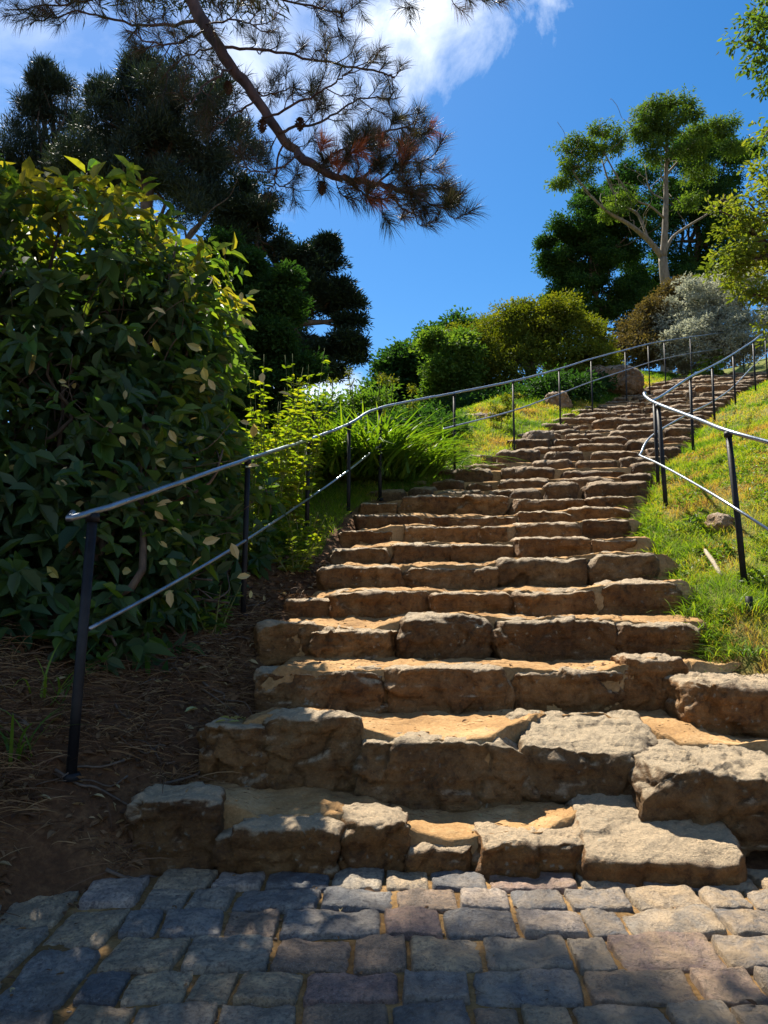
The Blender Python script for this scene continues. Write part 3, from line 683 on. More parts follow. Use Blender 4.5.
tube(m, catmull([(g0[0], g0[1], gz), at(668, 300, 33), at(665, 280, 33), fk], 5), np.linspace(.27, .19, 16), 10, rough=.05)
def br(pl, r0, r1, Y=33):
    P = catmull([at(a, b_, Y+d) for a, b_, d in pl], 5); tube(m, P, np.linspace(r0, r1, len(P))*.85, 8, rough=.05)
    for _ in range(7):
        j = rng.integers(len(P)//3, len(P)); e = P[j]+unit(rng.normal(size=3)+np.array([0, 0, .8]))*rng.uniform(.8, 2.0)
        limb(m, P[j], e, r1*.5, .008, 5, .12, .05, sides=5)
    return P
br([(663,258,0),(665,230,0),(666,200,.2),(666,175,.3),(667,150,.4),(668,120,.4)], .20, .06)
br([(663,258,0),(648,240,-.3),(630,225,-.6),(608,212,-.8),(590,195,-1)], .16, .05)
br([(648,240,-.3),(638,215,.2),(622,205,.4),(610,185,.6),(602,160,.8)], .09, .04)
br([(663,258,0),(672,238,.3),(690,225,.5),(710,212,.7),(725,195,.8)], .10, .03)
br([(666,175,.3),(675,165,.5),(688,150,.8),(700,135,1)], .07, .03)
br([(664,218,0),(650,206,-.3),(636,200,-.5),(618,178,-.6),(603,150,-.8)], .06, .03)
br([(667,150,.4),(655,138,0),(642,130,0),(630,125,0)], .05, .03)
br([(590,195,-1),(575,175,-1),(568,158,-1)], .05, .025)
br([(665,200,.2),(650,190,.9),(645,165,1.2)], .05, .02)
m.build('trunk', M['gumbark'], gum)
m = MB(); crown(m, shatter([B(575,150,32.3,20,13), B(568,170,32.3,14,12), B(585,172,32.3,14,16), B(602,133,33,16,9), B(616,145,33,10,10), B(640,132,33,16,9), B(650,112,33,18,9), B(672,103,33,24,9), B(690,112,33,18,11), B(700,130,33.7,16,12),
     B(665,130,33,30,18), B(650,150,33,18,14), B(690,150,33,20,12), B(598,152,32.3,10,8), B(722,132,33.7,22,13), B(735,150,33.7,14,12), B(625,198,32.5,16,8), B(612,212,32.5,12,6), B(690,200,33,14,7), B(560,185,32.3,8,5), B(700,175,33.5,16,8)], 10, .22, .7),
     1250, 24, .22, .16, .055, flat=.6, shell=.1, drop=.4); m.build('crown', M['gum'], gum, smooth=False)
tree('silver_bush', 'silvery white-leaved bush mounding beside the top of the steps', 'bush', (X(705, 23.5), 23.5), M['silver'], M['bark'],
     [B(690,310,23.5,24,22), B(712,300,23.5,30,22), B(735,290,23.5,24,20), B(672,330,23.5,18,20), B(705,330,23.5,36,22), B(750,305,23.5,22,26), B(690,345,23.,34,18), B(735,335,23.,34,22), B(700,358,23.,30,12), B(735,350,23.4,26,12), B(668,352,23.,16,10)], 1000, 50, .16, .09, .05, tr=.12, shell=.7)
tree('bronze_bush', 'low brown-leaved bush left of the silvery bush', 'bush', (X(640, 24), 24), M['brownb'], M['bark'],
     [B(640,330,24,18,14), B(655,315,24,16,12), B(628,345,24,14,10), B(655,340,24,18,16), B(680,290,24.5,20,8), B(664,302,24.5,14,8), B(640,352,23.5,26,14)], 420, 50, .2, .10, .05, tr=.1, shell=.6)
# yellow-green tree on the right edge
ly = 9.5
lime = [B(770,215,ly,36,30), B(760,245,ly,38,24), B(748,200,ly,18,9), B(765,280,ly,28,24), B(735,262,ly,16,7), B(775,315,ly,24,20), B(790,160,ly,40,40), B(820,230,ly,50,60), B(740,228,ly,22,10), B(720,210,ly,18,5), B(748,292,ly,12,6), B(728,270,ly,16,5)]
tree('leafy_tree', 'sunlit yellow-green tree leaning in from the right edge', 'tree', (X(850, 9.5), 9.5), M['lime'], M['bark'], lime, 230, 30, .12, .075, .038, tr=.10, simple=False, shell=.4, flat=.4, trunk_to=at(815, 170, 9.5))
r2 = empty('leafy_tree', (X(900, 6.5), 6.5, Tz(X(900, 6.5), 6.5)), 'small-leaved tree whose branch tips hang in the top right corner', 'tree')
m = MB(); b0 = np.array(parent_loc(r2)); limb(m, b0, at(860, 60, 6.5), .10, .05)
for e in [(758,15),(738,48),(765,90),(762,140),(768,180)]: limb(m, at(860, 60, 6.5), at(*e, 6.5), .03, .004, 7, .05, .03)
m.build('trunk', M['bark'], r2)
m = MB(); crown(m, [B(760,25,6.5,26,14), B(742,42,6.5,16,7), B(768,60,6.5,16,22), B(766,100,6.5,12,22), B(790,60,6.5,40,40), B(768,150,6.5,14,16), B(820,30,6.5,60,60), B(762,8,6.5,20,10)], 170, 22, .09, .055, .026, simple=False, flat=.5, shell=.2, drop=.4)
m.build('crown', M['gum'], r2, smooth=False)
# --- the big broadleaved shrub on the left
SY = 5.5
sh = empty('broadleaf_shrub', (-2.7, 5.6, Tz(-2.7, 5.6)), 'huge dark broad-leaved evergreen shrub filling the left side behind the rail', 'shrub')
sb = [((-2.5, 5.75, 3.6), (1.20, 1.1, .85)), ((-1.85, 5.9, 3.2), (.62, .8, .85)), ((-2.1, 6.8, 3.65), (.80, 1.0, .95)), ((-1.95, 6.7, 2.3), (.75, .9, .9)), ((-2.9, 6.8, 3.95), (1.1, 1.0, 1.0)), ((-3.4, 5.4, 3.65), (1.2, 1.1, .95)), ((-2.3, 5.5, 2.3), (1.25, 1.0, 1.1)),
      ((-1.55, 5.75, 2.2), (.55, .7, .9)), ((-3.3, 5.1, 2.1), (1.2, 1.0, 1.2)), ((-2.1, 5.3, 1.35), (1.0, .75, .75)), ((-1.5, 5.75, 1.55), (.50, .6, .55)), ((-3.0, 4.95, 1.3), (1.1, .8, .75)), ((-4.6, 5.3, 2.4), (1.3, 1.2, 1.7)), ((-1.42, 7.0, 1.9), (.45, .6, .75)), ((-2.2, 5.0, .95), (.75, .5, .45)), ((-2.9, 4.7, .9), (.8, .5, .5))]
m = MB()
base = parent_loc(sh)
for c, r in sb:
    for _ in range(5):
        st = base+np.array([rng.normal()*.5, rng.normal()*.3-.2, 0]); e = np.array(c)+unit(rng.normal(size=3))*np.array(r)*.9
        Pl = limb(m, st, e, .028, .008, 6, .10, sides=6)
        for _ in range(4): limb(m, Pl[rng.integers(len(Pl)//2, len(Pl))], np.array(c)+unit(rng.normal(size=3))*np.array(r)*1.0, .007, .002, 4, .1, sides=4)
m.build('branches', M['bark'], sh)
def shrub_leaves(mb, n, mul=1., tintf=None, only=None):
    vol = np.array([r[0]*r[2]+r[1]*r[2]+r[0]*r[1] for _, r in sb]); vol /= vol.sum()
    for (c, r), f in zip(sb, vol):
        m_ = int(n*f/7); d = unit(rng.normal(size=(m_, 3)))
        cc = np.array(c)+d*np.array(r)*(rng.uniform(.5, 1.0, m_)**.5*(1+.42*fbm(d, 2.1, 3, f*99)))[:, None]
        # a sprig: seven leaves round a twig tip
        ax = unit(d*.7+rng.normal(size=(m_, 3))*.5+np.array([0, -.1, .35]))
        k = 7; a = np.tile(np.arange(k)*2.4, m_)+np.repeat(rng.random(m_)*6, k)
        axr = np.repeat(ax, k, 0); u = unit(np.cross(axr, np.array([.3, .2, .9]))); w_ = np.cross(axr, u)
        rad = u*np.cos(a)[:, None]+w_*np.sin(a)[:, None]; t = np.tile(np.linspace(0, 1, k), m_)[:, None]
        P = np.repeat(cc, k, 0)+axr*(t-.5)*.16
        D = unit(rad*(1.1-.6*t)+axr*.55+np.array([0, 0, -.25])+rng.normal(size=rad.shape)*.18)
        Nn = unit(axr*1.0+np.array([0, 0, .5])+rng.normal(size=rad.shape)*.25)
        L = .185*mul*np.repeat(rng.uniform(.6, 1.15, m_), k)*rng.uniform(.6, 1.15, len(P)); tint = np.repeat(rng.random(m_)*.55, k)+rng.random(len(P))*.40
        tint = np.clip(tint+.5*sstep(P[:, 2], 3.5, 4.3)+.14*sstep(P[:, 0], -1.75, -1.3)*sstep(P[:, 2], 1.6, 3), 0, 1)  # top leaves painted young yellow-green to stand in for sunlight on them
        kk = (P[:, 0] < -1.66+.215*(P[:, 1]-3.95)) | (P[:, 2] > 2.75); P, D, Nn, L, tint = P[kk], D[kk], Nn[kk], L[kk], tint[kk]
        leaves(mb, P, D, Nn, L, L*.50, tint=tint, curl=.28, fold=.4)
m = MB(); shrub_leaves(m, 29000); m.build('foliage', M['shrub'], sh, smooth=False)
m = MB(); n = 75
px = rng.uniform(10, 255, n); py = rng.uniform(260, 600, n)
c = np.array([at(a, b_, 4.62+.0017*max(0, a-60)+.0012*max(0, 430-b_)+rng.uniform(-.05, .25)) for a, b_ in zip(px, py)])
for (a, b_) in [(148,545),(262,383),(152,308),(160,352),(30,375),(190,420),(278,392),(170,590),(60,385)]: c = np.vstack([c, at(a, b_, 4.7)])
n = len(c); L = rng.uniform(.05, .12, n)
D = unit(rng.normal(size=(n, 3))*np.array([1, .3, .8])); Nn = unit(rng.normal(size=(n, 3))*.5+np.array([0, -1, .5]))
leaves(m, c, D, Nn, L, L*.5); o = m.build('yellow_leaves', M['yleaf'], sh, smooth=False); o['label'] = 'pale yellow old leaves scattered through the shrub'
# --- sunlit leafy stems and agapanthus below the rail
def leafy(name, label, cat, x, y, h, n, mat, ls, spread=.25, stems=8, group=None, k=26, hmul=1., base_z=None):
    z = Tz(x, y)-.03 if base_z is None else base_z
    root = empty(name, (x, y, z), label, cat, group); ms_ = MB(); ml = MB()
    for s in range(stems):
        a = rng.random()*6.28; l = spread*rng.random()**.5; hh = h*rng.uniform(.6, 1.05)
        P = catmull([(x+l*.3*math.cos(a), y+l*.3*math.sin(a), z), (x+l*.7*math.cos(a), y+l*.7*math.sin(a), z+hh*.5), (x+l*math.cos(a)*1.2, y+l*math.sin(a)*1.2, z+hh)], 6)
        tube(ms_, P, np.linspace(.007, .002, len(P)), 5)
        t = rng.uniform(.12, 1, k); ii = (t*(len(P)-1)).astype(int); ang = np.arange(k)*2.4
        d = np.stack([np.cos(ang), np.sin(ang), np.full(k, .35)], 1)+rng.normal(size=(k, 3))*.2
        L = ls*rng.uniform(.6, 1.2, k)*(1.15-.55*t)
        leaves(ml, P[ii]+rng.normal(size=(k, 3))*.01, d, np.tile([0, 0, 1.], (k, 1))+rng.normal(size=(k, 3))*.3, L, L*.42, fold=.3, curl=.3)
    ms_.build('stems', M['stem'], root); ml.build('foliage', mat, root, smooth=False); return root
leafy('leafy_plant', 'tall sunlit leafy stems between the dark shrub and second post', 'plant', -1.18, 7.6, 2.0, 0, M['bright'], .13, .30, 12, k=46)
leafy('leafy_plant', 'bright upright leafy stems behind the third handrail post', 'plant', -.98, 8.9, 1.9, 0, M['bright'], .13, .35, 12, k=46)
leafy('leafy_plant', 'bushy yellow-green plant between the second and third posts', 'plant', -1.05, 8.2, 1.35, 0, M['bright'], .14, .45, 20, k=44)
leafy('leafy_plant', 'bright leafy plant just left of the strap-leaved clumps', 'plant', -1.0, 9.4, 1.5, 0, M['bright'], .14, .45, 18, k=44)
leafy('leafy_plant', 'shorter sunlit plant at the foot of the second post', 'plant', -1.25, 6.9, 1.1, 0, M['bright'], .11, .3, 12, k=34)
leafy('leafy_plant', 'yellow-green low plant beside the third post base', 'plant', -.78, 7.35, .42, 0, M['bright'], .10, .25, 14, k=20)
leafy('leafy_plant', 'yellow-leaved sprawling plant at the left edge of the sixth step', 'plant', -.80, 6.85, .30, 0, M['lime'], .10, .25, 12, k=16)
leafy('leafy_plant', 'small green plant under the dark shrub above the left bank', 'plant', -1.25, 5.7, .35, 0, M['weed'], .09, .22, 8, k=12)
def strappy(name, label, cat, x, y, n, L, W, mat, spread=.3, tilt=.75, bend=.5, group=None, z=None):
    z = Tz(x, y)-.02 if z is None else z
    root = empty(name, (x, y, z), label, cat, group); m = MB()
    P = np.stack([x+rng.normal(size=n)*spread*.5, y+rng.normal(size=n)*spread*.5, np.full(n, z)], 1)
    out = P-np.array([x, y, z]); a = rng.random(n)*6.28
    D = unit(np.stack([np.cos(a)*tilt*rng.random(n), np.sin(a)*tilt*rng.random(n), np.ones(n)], 1)+out*.9)
    # blades bend the way they lean
    hz = D*np.array([1, 1, 0]); hz = unit(hz+1e-6); LL = (L*rng.uniform(.6, 1.15, n))[:, None]; S = unit(np.cross(D, hz)+1e-9)
    Wd = (W*rng.uniform(.7, 1.2, n))[:, None]/2; tt = np.linspace(0, 1, 7); rows_ = []
    bb = bend*rng.uniform(.5, 1.4, n)[:, None]
    for t in tt:
        c = P+D*LL*t+hz*LL*bb*t*t-np.array([0, 0, 1])*LL*bb*.8*t**2.6; w_ = Wd*(1-t**2.5)*.98+.0005
        rows_ += [c+S*w_, c-S*w_]
    v = np.stack(rows_, 1); b_ = np.arange(n)[:, None]*14
    m.add(v.reshape(-1, 3), np.concatenate([b_+np.array([2*k, 2*k+1, 2*k+3, 2*k+2]) for k in range(6)]), None, np.repeat(rng.random(n), 14))
    m.build('leaves', mat, root); return root
def agapanthus(label, x, y, n, L, stalks):
    root = strappy('agapanthus_clump', label, 'plant', x, y, n, L, .040, M['strap'], .46, 1.0, .55, group='agapanthus clumps behind the left rail')
    z = parent_loc(root)[2]
    for _ in range(stalks):
        m = MB(); dx, dy = rng.normal(size=2)*.28; h = L*rng.uniform(1.05, 1.35)
        P = catmull([(x+dx*.4, y+dy*.4, z), (x+dx*.8, y+dy*.8, z+h*.6), (x+dx, y+dy, z+h)], 4); tube(m, P, .006, 5)
        top = P[-1]; k = 26; d = unit(rng.normal(size=(k, 3)))
        leaves(m, np.tile(top, (k, 1)), d, rng.normal(size=(k, 3)), .085, .010); leaves(m, top+d*.07, d, rng.normal(size=(k, 3)), .028, .016)
        m.build('seed_head', M['olive'], root)
agapanthus('big strap-leaved agapanthus clump behind the fifth handrail post', -.10, 10.0, 560, 1.12, 6)
agapanthus('left-hand strap-leaved agapanthus clump behind the fourth post', -.72, 9.9, 380, 1.0, 3)
agapanthus('small strap-leaved clump right of the big agapanthus', .42, 10.5, 200, .72, 2)
# low bushes that close the view behind the plants
tree('dark_bush', 'dark bush behind the agapanthus clumps', 'bush', (-.6, 13.), M['deep'], M['bark'],
     [B(340,455,13,50,30), B(395,445,13,40,26), B(430,440,13,26,20), B(290,450,13,40,34), B(430,425,13,14,12)], 420, 60, .22, .10, .05, tr=.08)
tree('dark_bush', 'dark low bush filling the gap below the olive bush', 'bush', (X(500, 17.), 17.), M['deep'], M['bark'],
     [B(480,415,17.,34,18), B(520,408,17.,34,16), B(560,392,17.,34,16), B(450,428,17.,26,14), B(590,386,18.,12,6)], 420, 60, .22, .10, .05, tr=.08)
leafy('leafy_plant', 'green leafy plant on the grass beside the silvery bush', 'plant', X(725, 22.2), 22.2, .9, 0, M['weed'], .22, .5, 16, k=20)
leafy('leafy_plant', 'green leafy plant left of the right rail at the top of the steps', 'plant', X(700, 22.), 22., .6, 0, M['weed'], .2, .5, 12, k=16)
# boulders
def boulder(label, px, py, Y, w, h, d, seed, drop=.1):
    c = at(px, py, Y); m = MB(); z = c[2]
    stone(m, c[0]-w/2, c[0]+w/2, Y-d/2, d, z-h/2-drop, z+h/2, seed, res=.03, p=2.6, amp=1.3, slope=.05)
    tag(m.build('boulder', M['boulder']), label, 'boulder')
boulder('long pinkish brown boulder on the grass left of the upper steps', 611, 378, 18.4, 1.45, .50, 1.0, 301, .25)
boulder('grey boulder at the left edge of the grass strip below the bushes', 480, 428, 14.2, .75, .5, .6, 302)
boulder('pale flat boulder just right of the agapanthus clumps', 441, 441, 13.2, .6, .28, .5, 303)
boulder('small brown boulder between the grass and the olive bush', 557, 402, 16., .55, .42, .5, 304, .2)
boulder('dark boulder beside the left edge of the middle steps', 538, 436, 12.6, .5, .16, .4, 305)
# stone and stick on the right bank
def on_bank(px, py, y0=4.5, y1=20):
    ys = np.linspace(y0, y1, 400)
    for y in ys:
        p = at(px, py, y)
        if p[2] <= Tz(p[0], y): return p[0], y, p[2]
    return p[0], y, p[2]
a = on_bank(722, 528); m = MB()
stone(m, a[0]-.13, a[0]+.13, a[1]-.08, .22, a[2]-.08, a[2]+.13, 401, res=.015, p=3., amp=1.3, rot=.5, tint=.9)
tag(m.build('stone', M['boulder']), 'pale angular stone lying in the grass on the right bank', 'stone')
a = on_bank(705, 556); b_ = on_bank(722, 580); m = MB()
tube(m, catmull([np.array(a)+[0, 0, .05], (np.array(a)+np.array(b_))/2+[0, 0, .05], np.array(b_)+[0, 0, .03]], 4), .018, 7, rough=.08)
tag(m.build('stick', M['wood']), 'bleached stick lying in the grass near the right rail', 'stick')
# ------------------------------------------------------------------ grass (stuff)
def scatter(n, xf, y0, y1, power=1.):
    y = y0+(y1-y0)*rng.random(n)**power; return xf(y, rng.random(n)), y
def grass(name, label, xs, ys, L, W, mat, bend=.5, lean=.35, tb=0., keep=None, dry=True):
    p = np.stack([xs, ys, 0*xs], 1); pat = fbm(p, 1.1, 3, 60); clump = fbm(p, 4.5, 2, 61)
    if keep is not None: k = keep(pat, clump, xs, ys); xs, ys, pat, clump = xs[k], ys[k], pat[k], clump[k]
    z = T(xs, ys); n = len(xs)
    D = np.stack([rng.normal(size=n)*lean, rng.normal(size=n)*lean, np.ones(n)], 1)
    Lg = L*(1+.9*clump)*rng.uniform(.45, 1.2, n); Lg = np.clip(Lg, .015, None)
    ti = np.clip(rng.random(n)*.45+.28+(pat*1.1 if dry else 0)+tb, 0, 1)
    sc = np.clip(ys/7., .8, 3.0)
    m = MB(); blades(m, np.stack([xs, ys, z-.01], 1), D, Lg, W*sc, bend, ti, 3); return tag(m.build(name, mat, smooth=False), label, 'grass', kind='stuff')
xs, ys = scatter(95000, lambda y, r: XR(y)-.02+r**1.25*3.2, 5.05, 12, 1.3)
kp = lambda pat, cl, x, y: (rng.random(len(x)) < np.clip(.75-pat*1.1+cl*.6, .08, 1))
grass('grass', 'short sunny green and straw-coloured grass on the right bank', xs, ys, .115, .0044, M['grass'], tb=.10, keep=kp)
xs, ys = scatter(9000, lambda y, r: XR(y)-.04+(r-.3)*.30, 5.3, 13, 1.2)
grass('grass', 'longer green grass spilling over the right ends of the steps', xs, ys, .19, .005, M['grass'], bend=.7, lean=.55, tb=-.2, dry=False)
xs, ys = scatter(42000, lambda y, r: XR(y)+.0+r*3.0, 11.5, 24, 1.2)
grass('grass', 'grass on the upper right bank beside the far handrail', xs, ys, .10, .005, M['grass'], keep=kp)
xs, ys = scatter(80000, lambda y, r: XL(y)+.03-r*2.3, 9.3, 24, 1.1)
grass('grass', 'bright yellow-green grass strip along the left of the upper steps', xs, ys, .10, .0045, M['grass'], tb=-.12, keep=lambda pat, cl, x, y: rng.random(len(x)) < np.clip(.9+cl*.7, .2, 1))
xs, ys = scatter(9000, lambda y, r: XL(y)-.12-r*1.4, 7.2, 9.6, 1.)
grass('grass', 'green grass between the plants under the left rail', xs, ys, .13, .004, M['grass'], tb=-.15, dry=False)
# dry litter on the left bank
xs, ys = scatter(24000, lambda y, r: np.where(y < 3.7, -1.80, XL(y)-.02)-r**1.5*2.4, 2.4, 6.4, 1.)
def litter_keep(pat, cl, x, y): return rng.random(len(x)) < np.clip(.35+cl*1.6+.5*sstep(XL(y)-x, .3, .9), .0, 1)
xs = np.concatenate([xs, rng.uniform(-2.6, -1.66, 3800)]); ys = np.concatenate([ys, rng.uniform(3.0, 4.0, 3800)])
p = np.stack([xs, ys, 0*xs], 1); k = litter_keep(0, fbm(p, 3, 2, 70), xs, ys); xs, ys = xs[k], ys[k]; n = len(xs)
m = MB(); D = np.stack([rng.normal(size=n), rng.normal(size=n), rng.uniform(-.05, .7, n)], 1)
blades(m, np.stack([xs, ys, T(xs, ys)+.004], 1), D, rng.uniform(.05, .24, n), .0055, .6, None, 4)
tag(m.build('dry_litter', M['straw'], smooth=False), 'dry brown stalks and pine needles matted on the left bank', 'litter', kind='stuff')
# brown leaf litter under the shrub, twigs and roots on the bank
xs, ys = scatter(5200, lambda y, r: np.where(y < 3.7, -1.80, XL(y)-.02)-r**1.2*1.9, 3.0, 7.2, 1.); xs = np.concatenate([xs, rng.uniform(-2.5, -1.62, 700)]); ys = np.concatenate([ys, rng.uniform(3.0, 3.9, 700)]); n = len(xs)
m = MB(); D = np.stack([rng.normal(size=n), rng.normal(size=n), rng.normal(size=n)*.35], 1); Nn = np.stack([rng.normal(size=n)*.5, rng.normal(size=n)*.5, np.ones(n)], 1)
L_ = rng.uniform(.02, .075, n); leaves(m, np.stack([xs, ys, T(xs, ys)+.012], 1), D, Nn, L_, L_*.5, curl=.3)
tag(m.build('leaf_litter', M['deadleaf'], smooth=False), 'brown fallen leaves carpeting the left bank below the shrub', 'litter', kind='stuff')
m = MB()
for _ in range(46):
    y = rng.uniform(3.3, 6.2); x = float(XL(y))-rng.uniform(.05, 1.5); a = rng.uniform(-.6, .9)+(3.14 if rng.random() < .5 else 0); l = rng.uniform(.15, .6); P = []
    for t in np.linspace(0, 1, 6):
        xx = x+math.cos(a)*l*t+rng.normal()*.015; y2 = y+math.sin(a)*l*t+rng.normal()*.015; P.append([xx, y2, Tz(xx, y2)+.012+rng.random()*.02])
    tube(m, catmull(P, 3), np.linspace(.007, .002, 16)*rng.uniform(.5, 1.3), 5)
tag(m.build('twigs', M['bark']), 'thin dead twigs and roots lying on the left bank', 'twigs', kind='stuff')
# low weeds through the right bank
xs, ys = scatter(5200, lambda y, r: XR(y)+.02+r**1.2*2.6, 5.1, 11, 1.2); p = np.stack([xs, ys, 0*xs], 1); k = fbm(p, 2.2, 2, 90) > .06; xs, ys = xs[k], ys[k]
xs = np.repeat(xs, 7)+rng.normal(size=len(xs)*7)*.03; ys = np.repeat(ys, 7)+rng.normal(size=len(ys)*7)*.03; n = len(xs)
m = MB(); D = np.stack([rng.normal(size=n), rng.normal(size=n), rng.uniform(0, 1.2, n)], 1); Nn = np.stack([rng.normal(size=n)*.4, rng.normal(size=n)*.4, np.ones(n)], 1)
L_ = rng.uniform(.02, .055, n); leaves(m, np.stack([xs, ys, T(xs, ys)+.02+.03*rng.random(n)], 1), D, Nn, L_, L_*.5, simple=True)
tag(m.build('weeds', M['weed'], smooth=False), 'small-leaved weeds growing through the right-bank grass', 'weeds', kind='stuff')
xs = np.concatenate([rng.normal(-1.62, .22, 260), rng.uniform(-1.7, 2.4, 160)]); ys = np.concatenate([rng.uniform(2.2, 3.7, 260), rng.uniform(2.3, 3.75, 160)]); n = len(xs)
m = MB(); Lf = rng.uniform(.012, .05, n)
leaves(m, np.stack([xs, ys, cz(ys)+.014], 1), np.stack([rng.normal(size=n), rng.normal(size=n), rng.normal(size=n)*.15], 1), np.stack([rng.normal(size=n)*.3, rng.normal(size=n)*.3, np.ones(n)], 1), Lf, Lf*.5, curl=.3)
tag(m.build('leaf_litter', M['deadleaf'], smooth=False), 'small dead leaves blown over the cobbles', 'litter', kind='stuff')
# grit, needles and small leaves lying on the trodden earth of the steps
mg = MB(); mn_ = MB(); ml_ = MB(); pb = cubegrid(2, 2, 2)[0]; pbq = cubegrid(2, 2, 2)[1]; pb = unit(pb)
for ti, V in enumerate(TREADS[:14]):
    ny_, nx_ = V.shape[:2]; area = (V[0, -1, 0]-V[0, 0, 0])*.5; dens = 1. if ti < 5 else .45
    def pick(n):
        i = rng.integers(0, ny_-1, n); j = rng.integers(0, nx_-1, n); a = rng.random(n)[:, None]
        return V[i, j]*(1-a)+V[i+1, j+1]*a
    P = pick(int(260*area*dens)); k = (fbm(P, 3.5, 2, 120)+rng.normal(size=len(P))*.12) > -.02; P = P[k]
    for p in P:
        sz = rng.uniform(.003, .008)*(2.0 if rng.random() < .06 else 1)*(1 if ti < 5 else 1.5)
        mg.add(pb*sz*np.array([1, rng.uniform(.6, 1), .4])*(1+.2*rng.normal(size=(len(pb), 1)))+p+[0, 0, 0], pbq, None, rng.random())
    P = pick(int(260*area*dens)); k = fbm(P, 2.1, 2, 130) > -.05; P = P[k]; n = len(P)
    blades(mn_, P+[0, 0, .006], np.stack([rng.normal(size=n), rng.normal(size=n), rng.normal(size=n)*.08], 1), rng.uniform(.03, .10, n), .0022, .1, None, 2)
    P = pick(int(14*area*dens)); n = len(P); Lf = rng.uniform(.02, .05, n)
    leaves(ml_, P+[0, 0, .01], np.stack([rng.normal(size=n), rng.normal(size=n), rng.normal(size=n)*.2], 1), np.stack([rng.normal(size=n)*.3, rng.normal(size=n)*.3, np.ones(n)], 1), Lf, Lf*.5, curl=.3)
tag(mg.build('grit', M['sand']), 'loose stone chips on the trodden earth of the steps', 'grit', kind='stuff')
tag(mn_.build('pine_needles', M['straw'], smooth=False), 'brown pine needles lying on the treads of the steps', 'litter', kind='stuff')
tag(ml_.build('leaf_litter', M['deadleaf'], smooth=False), 'small dead leaves lying on the treads of the steps', 'litter', kind='stuff')
# small pebbles, crumbs and needles on treads and path
def surf(x, y):
    return float(cz(np.array(y)))-.0
m = MB(); n = 0
for _ in range(900):
    y = rng.uniform(2.2, 3.72); x = rng.uniform(-1.8, 2.6); s = rng.uniform(.003, .011)*(1.8 if rng.random() < .05 else 1)
    z = float(cz(np.array(y)))-.004
    c_, q_ = _cg.setdefault('pb', cubegrid(2, 2, 2)); v = unit(c_)*s*np.array([1, rng.uniform(.6, 1), .6])*(1+.2*rng.normal(size=(len(c_), 1)))
    m.add(v+np.array([x, y, z]), q_, None, rng.random())
tag(m.build('grit', M['boulder']), 'loose grit scattered over the setts', 'grit', kind='stuff')
# fallen needles over treads and path
step_info = [(Y, float(np.mean([at(384, s[2], Y+s[4])[2] for s in st[1:5]]))) for Y, st in rows]
n = 2600; xs = rng.uniform(-1.7, 2.5, n); ys = rng.uniform(2.2, 3.72, n); zs = cz(ys)+.004
m = MB(); D = np.stack([rng.normal(size=n), rng.normal(size=n), rng.normal(size=n)*.08], 1)
k = fbm(np.stack([xs, ys, 0*xs], 1), 2.5, 2, 80)+.25*sstep(ys, 3.2, 3.6) > .02; 
blades(m, np.stack([xs, ys, zs], 1)[k], D[k], rng.uniform(.03, .09, k.sum()), .0018, .1, None, 2)
tag(m.build('pine_needles', M['straw'], smooth=False), 'fallen brown pine needles strewn over the cobbles', 'litter', kind='stuff')
# weeds and tufts
wi = 0
for px, py, L, n_, kind, lab in [(655,628,.22,170,'t','dark green tussock overhanging the right end of the fifth step'), (705,640,.20,140,'t','green tussock right above the square block'),
        (665,598,.20,150,'t','bushy green tussock at the right end of the sixth step'), (640,585,.15,120,'t','small bright tussock beside the seventh step end'), (748,655,.14,110,'t','low bright tussock on the block at the right edge'),
        (700,615,.18,130,'t','leafy tussock midway between the steps and nearest right post'), (755,610,.22,140,'t','tall green tussock right of the nearest right post'), (640,560,.14,100,'t','tussock beside the eighth step on the right')]:
    a = on_bank(px, py, 4.6, 12)
    strappy('grass_tuft', lab, 'grass tuft', a[0], a[1], n_, L, .008, M['weed'], .17, 1.0, .6, group='grass tufts along the right edge of the steps')
for px, py, lab in [(20,760,'thin long-leaved grass plant at the far left in front of the rail post'), (52,700,'broad-bladed grass plant left of the nearest post')]:
    a = on_bank(px, py, 2.6, 5)
    strappy('grass_tuft', lab, 'grass tuft', a[0], a[1], 16, .42, .014, M['weed'], .10, 1.1, .45)
# fallen leaves
for px, py, lab, s in [(236,722,'cluster of pale fallen leaves on the third step at the left',.05), (205,712,'dull green fallen leaf beside the pale leaf cluster',.06)]:
    Y = 4.6; a = at(px, py, 4.45); m = MB(); k = 9 if s == .05 else 2
    P = np.tile([a[0], 4.45, a[2]+.02], (k, 1))+rng.normal(size=(k, 3))*np.array([.04, .03, .006])
    leaves(m, P, np.stack([rng.normal(size=k), rng.normal(size=k), .1*rng.normal(size=k)], 1), np.tile([0, 0, 1.], (k, 1))+rng.normal(size=(k, 3))*.3, s*1.5, s*.7)
    tag(m.build('fallen_leaves', M['yleaf'], smooth=False), lab, 'leaves')
